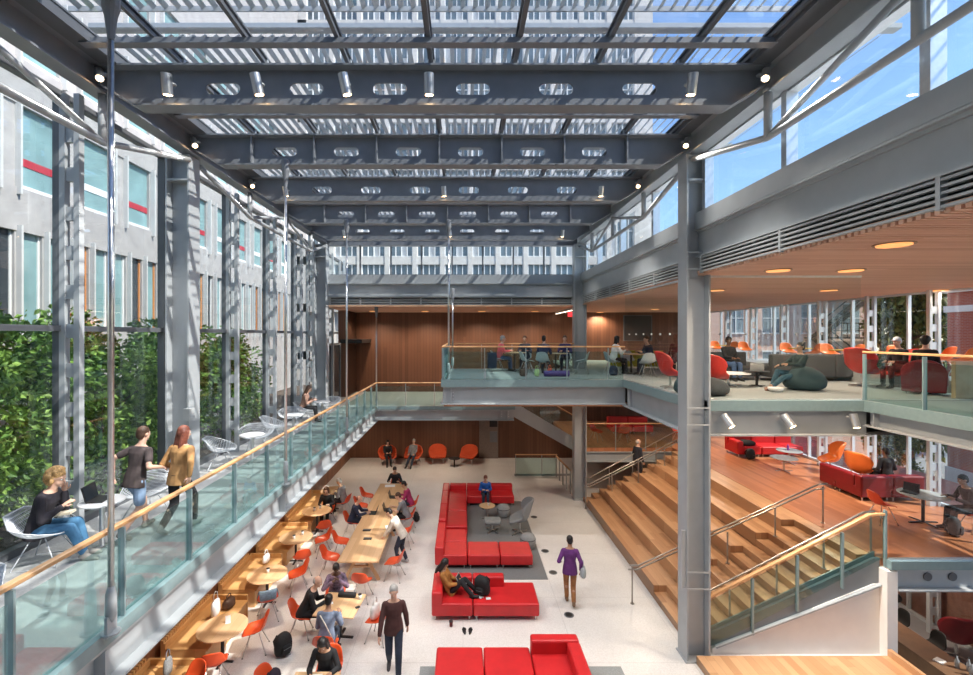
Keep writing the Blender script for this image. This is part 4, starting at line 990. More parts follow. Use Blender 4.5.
# --- middle floor at right
MZ = 2.05
sofa('lounge_sofa', (10.75,18.0,MZ), 'bright red sofa by the windows of the middle floor, dark bag in front', [(0,.95,0,.95),(.95,1.9,0,.95),(1.9,2.6,0,.95)], [(0,.95,.68,.95,.72),(.95,1.9,.68,.95,.72),(1.9,2.6,.68,.95,.72),(0,.25,0,.68,.62)])
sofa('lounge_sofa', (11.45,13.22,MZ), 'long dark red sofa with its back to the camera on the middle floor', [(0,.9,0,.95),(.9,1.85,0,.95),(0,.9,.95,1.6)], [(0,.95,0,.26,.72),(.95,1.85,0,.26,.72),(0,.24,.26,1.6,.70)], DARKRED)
eg2 = egg_chair('orange_armchair', ORANGE_L)
place(eg2, (12.85,16.1,MZ), face(-1,.4), 'bright orange armchair at the windows between the two red sofas')
place(eg2, (12.75,14.75,MZ), face(1,.3), 'orange high backed armchair behind the dark red sofa')
gt = round_table('coffee_table', .42, .48, GREYTOP, CHROME)
place(gt, (11.3,16.2,MZ), 0, 'round grey glass table in front of the bright red sofa', 'grey glass tables'); place(gt, (12.2,17.2,MZ), 0, 'round grey glass table nearer the windows', 'grey glass tables')
tt = round_table('work_table', .5, .73, GREYTOP, BLACK); place(tt, (11.75,11.75,MZ), 0, 'round grey work table with a black laptop behind the low glass wall')
rc2 = shell_chair('red_chair', plain('dark_orange_plastic',(.55,.06,.025),.35,0,.05))
place(rc2, (10.75,11.8,MZ), face(1,0), 'dark orange chair with a white seat pad left of the work table', 'dark orange chairs'); place(rc2, (12.45,11.2,MZ), face(-1,.25), 'dark orange chair under the person in black at the right edge', 'dark orange chairs')
place(rc2, (9.6,20.4,MZ), face(.5,-1), 'dark orange chair at the back of the middle floor', 'dark orange chairs'); place(rc2, (7.2,20.6,MZ), face(-.6,-1), 'dark orange chair behind the middle floor rail', 'dark orange chairs'); place(rc2, (6.0,20.7,MZ), face(.6,-.6), 'dark orange chair left behind the middle floor rail', 'dark orange chairs')
sofa('lounge_sofa', (7.2,22.2,MZ), 'red sofa seen under the balcony at the back of the middle floor', [(0,1,0,.95),(1,2,0,.95)], [(0,1,.7,.95,.72),(1,2,.7,.95,.72)])
# --- basement counter at lower right
BZ = -1.5
ct = empty('bar_counter', (10.8,11.2,BZ), 0, 'brown wooden bar counter on the lower level at the right edge', 'counter')
MB().box(-.36,.36,-2.2,2.2,.96,1.0).build('worktop', plain('dark_oak',(.19,.105,.06),.35,0,.12,5.), ct)
MB().box(-.30,.28,-2.15,2.15,0,.96).build('body', plain('brown_panel',(.22,.13,.075),.5,0,.12,5.), ct)
bc = proto('bar_stool','stool'); shell_mb([(.2,.70,.16,0,0),(.05,.70,.2,.01,0),(-.14,.71,.21,.02,0),(-.2,.80,.22,0,.05),(-.22,.95,.21,0,.06),(-.23,1.06,.15,-.02,.03)]).build('seat_shell', BLACKFAB, bc, smooth=True, sub=1, solid=.012)
for sx in (-1,1):
    for sy in (-1,1): MB().tube([(.12*sx,.1*sy,.69),(.2*sx,.19*sy,0)], .012, 7).build('leg', CHROME, bc, smooth=True)
for y, lb in ((12.2,'black bar stool furthest along the lower counter'),(11.3,'second black bar stool at the lower counter'),(10.3,'nearest black bar stool at the lower counter')):
    place(bc, (11.5,y,BZ), face(-1,.1), lb, 'black bar stools')
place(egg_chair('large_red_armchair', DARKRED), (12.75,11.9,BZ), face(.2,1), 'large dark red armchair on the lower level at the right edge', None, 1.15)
place(round_table('pedestal_table', .5, .73, BLACK), (12.3,13.6,BZ), 0, 'dark pedestal table on the lower level')
place(orange_chair, (11.7,14.2,BZ), face(1,-.4), 'orange chair at the dark table on the lower level')
for k, (dx, dy) in enumerate(((-.05,-1.05),(.10,-1.15),(.0,-1.3))):
    g = empty('bottle', (10.95+dx,11.2+dy,-.5), 0, ('slim bottle on the lower counter, furthest from the camera','slim bottle in the middle of the lower counter group','slim bottle on the lower counter, nearest the camera')[k], 'bottle', 'bottles on the lower counter')
    MB().lathe([(.04,0),(.042,.16),(.018,.2),(.016,.27)],(0,0,0),14).build('body', GREYTOP, g, smooth=True); MB().lathe([(.018,.27),(.018,.29)],(0,0,0),10).build('cap', BLACK, g)
tag(MB().obox((0,0,.012),(.2,.16,.024)).build('napkin_stack', WHITETOP, loc=(10.72,10.35,-.5), rz=.4), 'small stack of white napkins on the lower counter', 'napkins')
# ================================================================ small things
def laptop(loc, rz, label, open_=105, mat=BLACK, group='laptops'):
    r = empty('laptop', loc, rz, label, 'laptop', group)
    MB().box(-.16,.16,-.11,.11,0,.018).build('keyboard_base', mat, r, bevel=.004, seg=1)
    a = R(open_-90)
    sc_n = MB().obox((0,.11+.11*math.sin(a),.015+.11*math.cos(a)),(.32,.01,.22),rx=-a).build('screen', mat, r)
    MB().obox((0,.104+.11*math.sin(a),.015+.11*math.cos(a)),(.29,.004,.19),rx=-a).build('display', GLASS_DK, sc_n)
    return r
SILVER = plain('silver_case', (.62,.63,.64), .35, .6, .03)
def backpack(loc, rz, label, col=BLACKFAB, s=1.0, tilt=0, group='bags'):
    r = empty('backpack', loc, rz, label, 'bag', group)
    b = MB().loft([[(x*w*s, y*d*s+yo*s, z*s) for x,y in ((-1,-1),(0,-1.25),(1,-1),(1.12,0),(1,1),(0,1.1),(-1,1),(-1.12,0))] for w,d,yo,z in ((.13,.07,0,0),(.17,.10,0,.06),(.17,.10,0,.28),(.14,.085,.01,.38),(.06,.04,.02,.44))])
    b.build('body', col, r, smooth=True, sub=1)
    pk = MB().loft([[(x*w*s, (y*d-.12)*s, z*s) for x,y in ((-1,-1),(1,-1),(1,1),(-1,1))] for w,d,z in ((.10,.03,.04),(.12,.045,.08),(.12,.045,.2),(.09,.03,.25))]).build('pocket', col, r, smooth=True, sub=1)
    MB().tube([(-.08*s,-.167*s,.19*s),(.08*s,-.167*s,.19*s)], .005*s, 5).build('zip', STEEL_D, pk)
    for sx in (-1,1): MB().tube([(sx*.08*s,.10*s,.38*s),(sx*.11*s,.17*s,.25*s),(sx*.10*s,.10*s,.06*s)], .018*s, 6).build('strap', col, r, smooth=True)
    r.rotation_euler.x = tilt; return r
def tote(loc, rz, label, mat, w=.28, h=.26, d=.12, group='bags'):
    r = empty('tote_bag', loc, rz, label, 'bag', group)
    MB().loft([[(x*w/2*k, y*d/2*q, z*h) for x,y in ((-1,-1),(0,-1.3),(1,-1),(1,1),(0,1.3),(-1,1))] for k,q,z in ((.9,.8,0),(1,1.1,.25),(1,.9,.7),(.92,.5,1))]).build('body', mat, r, smooth=True, sub=1)
    MB().tube([(-w*.25,0,h*.95),(-w*.2,0,h*1.3),(0,0,h*1.42),(w*.2,0,h*1.3),(w*.25,0,h*.95)], .012, 6).build('handle', mat, r, smooth=True)
    return r
def paper(loc, rz, label, w=.21, h=.30, group='papers', name='paper_sheet', mat=WHITETOP, t=.004, cat='paper'):
    return tag(MB().box(-w/2,w/2,-h/2,h/2,0,t).build(name, mat, loc=loc, rz=rz), label, cat, group)
def cup(loc, label, mat=WHITETOP, group='cups', s=1.0):
    r = empty('paper_cup', loc, 0, label, 'cup', group)
    MB().lathe([(.03*s,0),(.042*s,.11*s)],(0,0,0),16).build('cup_body', mat, r, smooth=True); MB().lathe([(.044*s,.11*s),(.044*s,.12*s),(.03*s,.125*s)],(0,0,0),16).build('lid', BLACK if mat is not BLACK else WHITETOP, r)
T = .74
laptop((-5.40,6.85,WZ+.70), R(100), 'open black laptop on the white cafe table of the walkway')
laptop((-3.08,15.75,T), R(90)+PI, 'black laptop of the man in a dark suit at the long table')
laptop((-2.62,17.3,T), R(90), 'black laptop in front of the person in magenta')
laptop((-2.62,16.05,T), R(90), 'black laptop in front of the grey shirted person')
laptop((8.05,12.6,UZ+.42), R(150), 'silver laptop with its lid towards the camera on the small black table', 100, SILVER)
laptop((11.5,11.85,MZ+.73), R(-60), 'black laptop on the grey work table of the middle floor')
for x, y, lb in ((-2.85,13.75,'black cable box on the long table, nearest the camera'),(-3.0,14.35,'black cable box on the long table, further from the camera')):
    r = empty('cable_box', (x,y,T), 0, lb, 'cable box', 'cable boxes'); MB().box(-.12,.12,-.06,.06,0,.03).build('case', BLACK, r, bevel=.005, seg=1); MB().box(-.09,.09,-.02,.02,.03,.036).build('lid', STEEL_D, r)
paper((-2.95,18.6,T), .1, 'open white papers at the far head of the long table', .4,.28); paper((-2.35,14.6,T), .3, 'white sheet on the long table beside the standing person')
paper((-2.62,8.12,T), .05, 'white sheet the girl in black is writing on'); paper((-2.3,7.95,T), -.2, 'second white sheet right of the writing girl')
paper((-3.05,10.5,T), .4, 'white paper under the old man\'s hands on the square table', .15,.2)
r = empty('menu_card', (-4.98,9.75,T), .4, 'small upright white card on the round table nearest the camera', 'card'); MB().box(-.05,.05,-.03,.03,0,.006).build('foot', WHITETOP, r); MB().obox((0,0,.08),(.10,.004,.15)).build('card', WHITETOP, r)
cup((-2.38,10.62,T), 'white cup at the right corner of the square table'); tag(MB().obox((0,0,.05),(.42,.12,.10)).build('pencil_case', BLACKFAB, bevel=.03, seg=2, loc=(-2.7,10.72,T), rz=-.1), 'long black case on the square table before the patterned shirt', 'case')
tag(MB().box(-.05,.05,-.035,.035,0,.012).build('phone', BLACK, loc=(-2.36,10.3,T), rz=.6), 'black phone near the right edge of the square table', 'phone')
for x, y, lb in ((-5.15,15.95,'white cup left on the fourth bench table'),(-5.02,16.15,'white cup behind the other on the fourth bench table'),(-5.05,13.75,'white cup on the third bench table'),(-4.9,14.05,'small cup at the right of the third bench table'),(-5.0,11.8,'white cup on the second bench table')): cup((x,y,T), lb)
tote((-5.52,12.9,.45), R(80), 'white bag on the bench next to the third round table', WHITETOP); tote((-5.5,10.8,.45), R(85), 'dark brown bag at the end of the second bench segment', plain('brown_leather',(.09,.05,.035),.5), .36, .22, .2)
tote((-5.62,10.45,.45), R(85), 'white shopping bag behind the dark brown bag', WHITETOP, .3, .4, .1); tote((-5.55,8.65,.45), R(90), 'grey bag standing by the end of the nearest bench segment', GREYFAB, .22, .34, .1)
tag(shell_mb([(.2,.47,.19,0,0),(.05,.475,.225,.03,0),(-.12,.48,.235,.06,0),(-.2,.56,.24,.05,.04),(-.25,.72,.225,0,.05),(-.305,.84,.19,0,.03),(-.34,.74,.19,0,.0),(-.35,.6,.18,0,0)]).build('denim_jacket', plain('blue_denim',(.22,.33,.45),.9,0,.2,30.,.1), smooth=True, sub=1, solid=.02, loc=(-4.72,11.12,.012), rz=face(-.45,1)), 'blue denim jacket draped over an orange chair by the bench', 'jacket')
backpack((-3.85,9.85,0), .9, 'black backpack on the white floor left of the square table', BLACKFAB, 1.05, -.0)
backpack((-3.42,8.33,.46), 1.2, 'dark bag on the orange chair at the bottom left', plain('purple_black_fabric',(.03,.02,.035),.9), .75)
tote((-1.98,10.35,.47), R(70), 'white bag standing on the orange chair right of the square table', plain('white_canvas',(.72,.70,.68),.8), .34, .34, .14)
backpack((.50,11.45,.415), -.5, 'black backpack on the red daybed sofa beside the girl', BLACKFAB, 1.1, .25)
backpack((-1.72,16.9,0), 2.0, 'dark backpack on the floor behind the person in magenta', BLACKFAB, .8)
for dx, s in ((-.07,1),(.07,-1)):
    r = empty('sandal', (.10+dx,10.62,0), R(8*s), 'dark sandal on the white floor, the %s of the pair' % ('left' if s > 0 else 'right'), 'sandal', 'pair of sandals')
    MB().prism([(.045*math.cos(t)*(1 if math.sin(t) > 0 else .8), .125*math.sin(t)) for t in (2*PI*i/16 for i in range(16))],'z',0,.02).build('sole', BLACKFAB, r)
    MB().tube([(-.042,.03,.015),(-.03,.03,.05),(.03,.03,.05),(.042,.03,.015)], .012, 6).build('strap', BLACKFAB, r)
cup((-.28,10.8,0), 'small dark red cup on the white floor in front of the daybed sofa', plain('maroon',(.12,.015,.02),.5), 'cups', 1.1)
paper((.42,11.3,.414), .6, 'small white packet on the red daybed sofa', .12,.16); paper((.62,11.22,.414), .1, 'second small white packet on the red daybed sofa', .12,.10)
cup((.95,17.1,.512), 'white cup on the small round table in the red lounge')
tote((2.05,15.6,UZ), .2, 'brown bag on the balcony floor near the front rail', plain('brown_leather',(.09,.05,.035),.5), .3,.28,.14); tote((2.5,15.55,UZ), .1, 'pale green bag on the balcony floor', plain('pale_green',(.45,.60,.28),.7), .18,.26,.1)
tag(MB().tube([(-.42,0,.1),(.42,0,.1)], .10, 14).build('duffel_roll', plain('purple_nylon',(.08,.04,.22),.6), smooth=False, loc=(3.15,15.5,UZ)), 'long purple roll bag on the balcony floor', 'bag')
tote((3.0,15.9,UZ), .5, 'bright orange bag under the middle balcony chair', plain('coral_nylon',(.85,.16,.08),.6), .2,.26,.1); backpack((5.2,15.9,UZ), 0, 'dark bag on the floor by the woman in white', plain('navy_nylon',(.03,.04,.08),.8), .8)
tag(MB().obox((0,0,.42),(.36,.14,.62)).build('hanging_coat', plain('navy_wool',(.02,.035,.075),.9,0,.2), bevel=.05, seg=2, loc=(1.12,17.62,UZ), rz=.1), 'dark blue coat hanging behind the person in pink', 'coat')
paper((3.4,17.0,UZ+.73), .2, 'white paper on the middle balcony table', .3,.22); paper((6.0,16.5,UZ+.73), .2, 'white paper on the table behind the glass', .3,.22)
backpack((11.75,11.0,MZ), .6, 'black backpack on the middle floor beside the work table', BLACKFAB, 1.0); backpack((11.1,17.75,MZ), .3, 'dark bag leaning at the front of the bright red sofa', BLACKFAB, .95)
tag(MB().lathe([(.035,0),(.04,.05),(.04,.15),(.02,.19),(.02,.22)],(0,0,0),14).build('water_bottle', plain('purple_bottle',(.25,.06,.35),.4), smooth=True, loc=(12.15,17.2,MZ+.48)), 'purple bottle on a grey glass table of the middle floor', 'bottle')
tag(bean('coat_pile', (11.25,18.35,MZ+.40), .42,.28,.22, BLACKFAB, 'dark coats thrown on the bright red sofa of the middle floor', 'coats'))
# ================================================================ people
SKIN = {'light':plain('skin_light',(.62,.38,.28),.55,0,.06,20.), 'tan':plain('skin_tan',(.45,.25,.16),.55,0,.06,20.), 'dark':plain('skin_dark',(.13,.065,.04),.5,0,.08,20.)}
HAIR = {'blond':plain('hair_blond',(.50,.30,.12),.6,0,.4,60.,.3), 'brown':plain('hair_brown',(.07,.035,.02),.55,0,.4,60.,.3), 'black':plain('hair_black',(.012,.010,.010),.45,0,.4,60.,.3), 'grey':plain('hair_grey',(.35,.34,.33),.6,0,.3,60.,.3), 'auburn':plain('hair_auburn',(.17,.05,.03),.55,0,.4,60.,.3)}
def cloth(name, col, var=.22): return plain(name, col, .88, 0, var, 9., .12)
EYEW = plain('eye_white',(.75,.73,.70),.3); EYED = plain('eye_dark',(.02,.015,.012),.3)
PENDING = []
def finish(mb, name, mat, parent, vox, sm=3, extra=None):
    o = mb.build(name, mat, parent, smooth=True)
    m = o.modifiers.new('r','REMESH'); m.mode = 'VOXEL'; m.voxel_size = vox; m.use_smooth_shade = True
    s = o.modifiers.new('s','SMOOTH'); s.factor = .5; s.iterations = sm
    PENDING.append((o, extra)); return o
def ik(A, Tg, l1, l2, pole):
    A, Tg, pole = Vector(A), Vector(Tg), Vector(pole); d = Tg-A; L = d.length
    if L > (l1+l2)*.995: Tg = A + d*((l1+l2)*.995/L); d = Tg-A; L = d.length
    L = max(L, abs(l1-l2)+.02); n = d.normalized()
    a = (l1*l1-l2*l2+L*L)/(2*L); h = math.sqrt(max(0,l1*l1-a*a))
    p = (pole - n*pole.dot(n)); p = p.normalized() if p.length > 1e-4 else Vector((0,0,1))
    return A + n*a + p*h, Tg
def ring(c, right, front, rx, ry, n=14): return [c + right*(rx*math.cos(2*PI*i/n)) + front*(ry*math.sin(2*PI*i/n)) for i in range(n)]
def hand(mb, extra, W, d, pn, side, s=1.0):
    """palm joined to the wrist W along d, palm facing pn; fingers and thumb as tapering bent tubes"""
    d = d.normalized(); pn = (pn - d*pn.dot(d)).normalized(); sd = d.cross(pn)*side
    M = Matrix((sd, d, pn)).transposed()
    mb.ell(W + d*.05*s, (.040*s,.052*s,.018*s), M)
    mb.cap(W, .026*s, W + d*.05*s, .024*s)
    for k, (off, L) in enumerate(((-.030,.066),(-.010,.076),(.010,.071),(.029,.056))):
        b = W + d*.078*s + sd*off*s
        a = d*.94 + sd*off*1.6; a.normalize()
        p1 = b + a*L*.42*s + pn*.006; p2 = p1 + (a*.86+pn*.42).normalized()*L*.34*s; p3 = p2 + (a*.55+pn*.8).normalized()*L*.30*s
        extra.tube([b - a*.02*s, p1, p2, p3], [.0095*s,.009*s,.008*s,.0055*s], 7)
    b = W + d*.03*s - sd*.03*s
    t1 = b + (d*.6-sd*.8+pn*.25).normalized()*.038*s; t2 = t1 + (d*.9-sd*.2+pn*.35).normalized()*.028*s; t3 = t2 + (d*.95+pn*.2).normalized()*.018*s
    extra.tube([b, t1, t2, t3], [.012*s,.011*s,.0095*s,.006*s], 7)
def person(label, loc, rz, skin='light', hair='brown', style='short', top=('shirt_grey',(.3,.3,.3)), bottom=('jeans_blue',(.05,.09,.2)), shoe=(.03,.03,.03),
           pel=(0,0,.55), lean=8, feet=None, hands=None, head=(0,0), s=1.0, sleeves='long', shorts=False, vox=.016, kpole=(0,1,.35), topname='shirt', botname='trousers', curve=0, elb=None, footdir=None, twist=0):
    r = empty('person', loc, rz, label, 'person', 'people in the hall'); r.scale = (s,s,s)
    P = Vector(pel); a = R(lean)
    up = Vector((0,math.sin(a),math.cos(a))); a2 = a + R(curve); up2 = Vector((0,math.sin(a2),math.cos(a2)))
    right = Vector((math.cos(R(twist)),math.sin(R(twist)),0)); fr = Vector((0,math.cos(a),-math.sin(a))); fr2 = Vector((-math.sin(R(twist)),math.cos(a2)*math.cos(R(twist)),-math.sin(a2)))
    X = Vector((1,0,0))
    W_ = P + up*.20; C = W_ + up2*.20; NB = C + up2*.13
    nk = R(lean*.5 + curve*.5 + head[0]*.5); nd = Vector((0,math.sin(nk),math.cos(nk)))
    HC = NB + nd*.172 + Vector((0,.02,0))
    hp, hy = R(head[0]), R(head[1])
    HM = Matrix.Rotation(hy,3,'Z') @ Matrix.Rotation(-hp,3,'X')
    f_ = lambda v: HC + HM @ Vector(v)
    if feet is None: feet = ((-.10,.44,.08),(.10,.46,.08))
    if hands is None: hands = ((-.14,.34,.70),(.14,.36,.70))
    sh = [NB - up2*.078 + right*(.168*q) for q in (-1,1)]
    hipj = [P - up*.03 + X*(.095*q) for q in (-1,1)]
    el, wr, kn, an = [], [], [], []
    for i, q in enumerate((-1,1)):
        e, w_ = ik(sh[i], hands[i], .285, .25, elb[i] if elb else (q*.45,-.6,-.7)); el.append(e); wr.append(w_)
        k, n_ = ik(hipj[i], feet[i], .43, .42, kpole); kn.append(k); an.append(n_)
    body = MB(); ex = MB()
    rings = lambda g: [ring(P-up*.10,X,fr,.09+g,.075+g), ring(P-up*.05,X,fr,.155+g,.11+g), ring(P+up*.04,X,fr,.16+g,.115+g), ring(W_,(X+right)/2,(fr+fr2)/2,.132+g,.095+g), ring(C,right,fr2,.16+g,.115+g), ring(NB-up2*.06,right,fr2,.172+g,.092+g), ring(NB-up2*.015,right,fr2,.118+g*.8,.072+g), ring(NB+up2*.02,right,fr2,.055+g*.4,.05+g*.4)]
    body.loft(rings(0)); body.cap(NB-up2*.05,.062,HC-nd*.07,.056)
    for i, q in enumerate((-1,1)):
        body.cap(sh[i],.054,el[i],.042).cap(el[i],.042,wr[i],.028)
        body.cap(hipj[i],.080,kn[i],.058).cap(kn[i],.056,an[i],.038)
        kd = (an[i]-kn[i]).normalized(); m_ = kn[i] + kd*.12 + (Vector((0,-.018,0)) if kd.z < -.6 else Vector((0,0,-.018))); body.ell(m_,(.054,.054,.09), kd.to_track_quat('Z','Y').to_matrix())
        fd = Vector(footdir[i] if footdir else (q*.12,1,-.12)).normalized(); hd = wr[i]-el[i]
        body.cap(an[i]-Vector((0,0,.02)),.036,an[i]+fd*.13-Vector((0,0,.035)),.028)
        pn = Vector((-q*.5,.2,-1)) if abs(hd.normalized().z) < .75 else Vector((-q,.3,0))
        hand(body, ex, wr[i], hd, pn, q)
    # head: skull, jaw, nose, brow, lips, ears
    body.ell(f_((0,-.012,.03)),(.076,.096,.092),HM); body.ell(f_((0,.022,-.045)),(.058,.068,.066),HM)
    body.cap(f_((0,.086,.012)),.010,f_((0,.108,-.024)),.015); body.ell(f_((0,.075,.030)),(.055,.018,.012),HM)
    body.ell(f_((0,.084,-.058)),(.024,.011,.011),HM); body.ell(f_((0,.074,-.092)),(.022,.018,.018),HM)
    for q in (-1,1): body.ell(f_((q*.077,-.012,-.002)),(.011,.022,.032),HM)
    for q in (-1,1):   # eyes
        e = MB().mat(0).ell(f_((q*.031,.074,.010)),(.0135,.0135,.011),HM,8,6).mat(1).ell(f_((q*.031,.083,.010)),(.006,.006,.006),HM,8,6)
        e.build('eye', [EYEW,EYED], r, smooth=True)
    finish(body,'body',SKIN[skin],r,vox,2,ex)
    if style != 'bald':
        h = MB(); h.ell(f_((0,-.022,.052)),(.086,.100,.088),HM); h.ell(f_((0,-.062,.0)),(.078,.060,.085),HM)
        if style in ('long','bob'):
            L = .30 if style == 'long' else .15
            for q in (-1,0,1): h.cap(f_((q*.055,-.05,.02)),.05,f_((q*.07,-.075,-L)),.035)
            for q in (-1,1): h.cap(f_((q*.072,.01,.03)),.028,f_((q*.082,.0,-L*.75)),.022)
        if style == 'bun': h.ell(f_((0,-.115,.10)),.05)
        if style == 'curly':
            rn = random.Random(3)
            for _ in range(60):
                d = Vector((rn.gauss(0,1),rn.gauss(0,1)-.5,rn.gauss(0,1)+.3)).normalized()
                if d.y > .45 and d.z < .6: continue
                h.ell(f_((d.x*.105,d.y*.115-.03,d.z*.125+.01)),.034,None,8,6)
        if style == 'afro': h.ell(f_((0,-.03,.06)),(.105,.115,.105),HM)
        if style == 'receding': h = MB().ell(f_((0,-.060,.005)),(.082,.062,.075),HM)
        if style == 'cap': h.lathe([(.001,0),(.001,.001)],f_((0,0,.1)),4); h.ell(f_((0,.07,.075)),(.06,.07,.012),HM)
        finish(h,'cap' if style == 'cap' else 'hair',hair if not isinstance(hair,str) else HAIR[hair],r,.014,2)
    tm = cloth(*top); bm_ = cloth(*bottom)
    g = .016; t = MB(); rg = rings(g); rg[0] = ring(P-up*.13,X,fr,.196,.132); rg[1] = ring(P-up*.05,X,fr,.192,.132); rg[2] = ring(P+up*.06,X,fr,.178,.128); t.loft(rg[:7]) 
    for i in (0,1):
        if sleeves == 'long': t.cap(sh[i],.062,el[i],.053).cap(el[i],.056,el[i].lerp(wr[i],.92),.042)
        elif sleeves == 'short': t.cap(sh[i],.064,sh[i].lerp(el[i],.62),.060)
        else: t.cap(sh[i],.068,sh[i].lerp(el[i],.12),.066)
    finish(t,topname,tm,r,vox,2)
    b = MB(); b.loft([ring(P-up*.11,X,fr,.10+g,.085+g), ring(P-up*.05,X,fr,.155+g,.11+g), ring(P+up*.05,X,fr,.158+g,.114+g)])
    for i in (0,1):
        e = kn[i].lerp(an[i],.88) if not shorts else None
        if shorts: b.cap(hipj[i],.096,hipj[i].lerp(kn[i],.75),.085)
        else: b.cap(hipj[i],.093,kn[i],.071).cap(kn[i],.072,e,.056)
    finish(b,botname,bm_,r,vox,2)
    sm = plain('shoe_%d_%d_%d' % tuple(int(c*100) for c in shoe), shoe, .6, 0, .08)
    for i, q in enumerate((-1,1)):
        fd = Vector(footdir[i] if footdir else (q*.12,1,-.12)).normalized(); c = an[i]-Vector((0,0,.03)); S = MB()
        S.cap(c-fd*.035,.045,c+fd*.05-Vector((0,0,.004)),.046).cap(c+fd*.05-Vector((0,0,.004)),.046,c+fd*.155-Vector((0,0,.012)),.036).cap(c-fd*.02,.044,an[i]+Vector((0,0,.03)),.046)
        finish(S,'shoe',sm,r,.014,2)
    return r
def tbl(x=.15, y=.36, z=.79, dy=.0): return ((-x,y,z),(x,y+dy,z))
JEANS = ('jeans_blue',(.06,.11,.22)); DKJ = ('jeans_dark',(.025,.035,.06)); BLK = ('cloth_black',(.014,.014,.017)); GRY = ('cloth_grey',(.22,.23,.25)); NAVY = ('cloth_navy',(.022,.03,.065))
# walkway
pw = person('blonde woman in a black jacket reading in a wire chair on the walkway', (-5.86,6.40,WZ), face(1,.25), 'light','blond','curly',('jacket_black',(.025,.022,.03)),('jeans_bright',(.07,.20,.36)),(.35,.33,.30), pel=(0,-.04,.48), lean=10, feet=((-.08,.50,.08),(.10,.56,.08)), hands=((-.06,.24,.94),(.12,.30,.78)), head=(20,-8), vox=.011, curve=10, topname='jacket')
tag(MB().obox((0,-.08,0),(.14,.21,.03),rx=.1).build('open_book', plain('book_paper',(.70,.62,.48),.7), loc=(-5.50,6.46,WZ+.66), rz=face(1,.25)), 'open book on the lap of the blonde woman', 'book')
person('person in a dark top and pale blue shorts striding along the left walkway', (-5.17,7.25,WZ), R(-14), 'light','brown','short',('shirt_charcoal',(.06,.045,.045)),('shorts_pale_blue',(.24,.34,.50)),(.25,.22,.2), pel=(0,0,.90), lean=12, feet=((-.09,.27,.09),(.09,-.30,.15)), hands=((-.30,-.12,.98),(.30,.22,1.05)), head=(5,0), vox=.012, sleeves='short', shorts=True, s=.98, footdir=((-.1,1,.1),(.1,1,-.6)))
person('person with long auburn hair and a tan jacket walking on the left walkway', (-4.57,7.40,WZ), R(-8), 'light','auburn','long',('jacket_tan',(.42,.23,.09)),BLK,(.4,.38,.36), pel=(0,0,.90), lean=8, feet=((-.09,-.28,.14),(.09,.24,.09)), hands=((-.26,.22,1.0),(.27,-.10,.95)), head=(10,-20), vox=.012, s=.97, topname='jacket', footdir=((-.1,1,-.6),(.1,1,.1)))
person('brown haired woman sitting in a wire chair far along the walkway', (-5.78,16.7,WZ), face(1,.2), 'light','brown','long',('top_skin_tone',(.34,.20,.15)),BLK, pel=(0,-.03,.52), lean=14, hands=((-.1,.3,.80),(.1,.34,.78)), head=(25,0), vox=.018)
# bench tables
person('person in grey at the far end of the bench tables, reading', (-4.55,17.55,0), face(-1,.25), 'tan','grey','short',('coat_grey_brown',(.16,.14,.15)),BLK, pel=(0,-.02,.56), lean=16, hands=tbl(.12,.30,.85), head=(25,0), vox=.018)
person('person in black sitting beside the fourth bench table', (-4.95,16.78,0), face(.05,-1), 'light','brown','bob',BLK,BLK, pel=(0,-.02,.56), lean=14, hands=tbl(), head=(20,0), vox=.018)
# long table
person('man in a dark suit typing at the left side of the long table', (-3.8,15.75,0), face(1,0), 'light','auburn','receding',NAVY,DKJ, pel=(0,-.0,.56), lean=18, hands=tbl(.14,.52,.80), head=(28,0), vox=.014, topname='jacket')
person('person in black at the far head of the long table', (-2.85,19.45,0), face(0,-1), 'tan','black','short',BLK,DKJ, pel=(0,0,.56), lean=20, hands=tbl(.2,.45,.80), head=(25,0), vox=.018)
person('person in a magenta top at the right side of the long table', (-1.97,17.3,0), face(-1,0), 'tan','black','short',('top_magenta',(.36,.03,.11)),DKJ, pel=(0,0,.56), lean=20, hands=tbl(.14,.45,.80), head=(22,0), vox=.018)
person('person in a grey shirt leaning on the long table beside the one in magenta', (-1.97,16.1,0), face(-1,0), 'light','brown','short',GRY,BLK, pel=(0,0,.56), lean=24, hands=tbl(.14,.52,.80), head=(25,0), vox=.018, sleeves='short')
person('person in a cream top standing bent over the right side of the long table', (-1.88,13.75,0), face(-1,.25), 'light','black','short',('top_cream',(.62,.57,.50)),DKJ,(.4,.4,.4), pel=(0,-.06,.93), lean=30, curve=8, feet=((-.12,.0,.09),(.12,-.16,.09)), hands=((-.15,.46,.83),(.16,.42,.86)), head=(35,0), vox=.014)
# square table
person('old man in black at the left side of the square table', (-3.62,10.5,0), face(1,.1), 'light','grey','receding',BLK,BLK, pel=(0,-.02,.56), lean=26, hands=((-.10,.44,.80),(.12,.48,.80)), head=(20,-15), vox=.012)
person('person in a purple patterned shirt at the far side of the square table', (-3.12,11.33,0), face(.25,-1), 'dark','black','short',('shirt_patterned',(.22,.15,.22),.85),DKJ, pel=(0,0,.56), lean=20, hands=((-.07,.36,.98),(.09,.36,.95)), head=(30,0), vox=.012, elb=((-.8,.3,-.8),(.8,.3,-.8)))
p14 = person('person in a blue grey top with a shoulder strap at the square table', (-2.83,9.52,0), 0, 'tan','black','short',('top_blue_grey',(.17,.21,.30)),DKJ, pel=(0,0,.56), lean=14, hands=((-.10,.34,.80),(.16,.42,.84)), head=(15,0), vox=.012)
MB().tube([(-.11,-.06,1.075),(.0,-.09,.92),(.13,-.125,.70),(.17,-.08,.58)], .012, 6).build('shoulder_strap', plain('cream_strap',(.7,.66,.58),.7), p14, smooth=True)
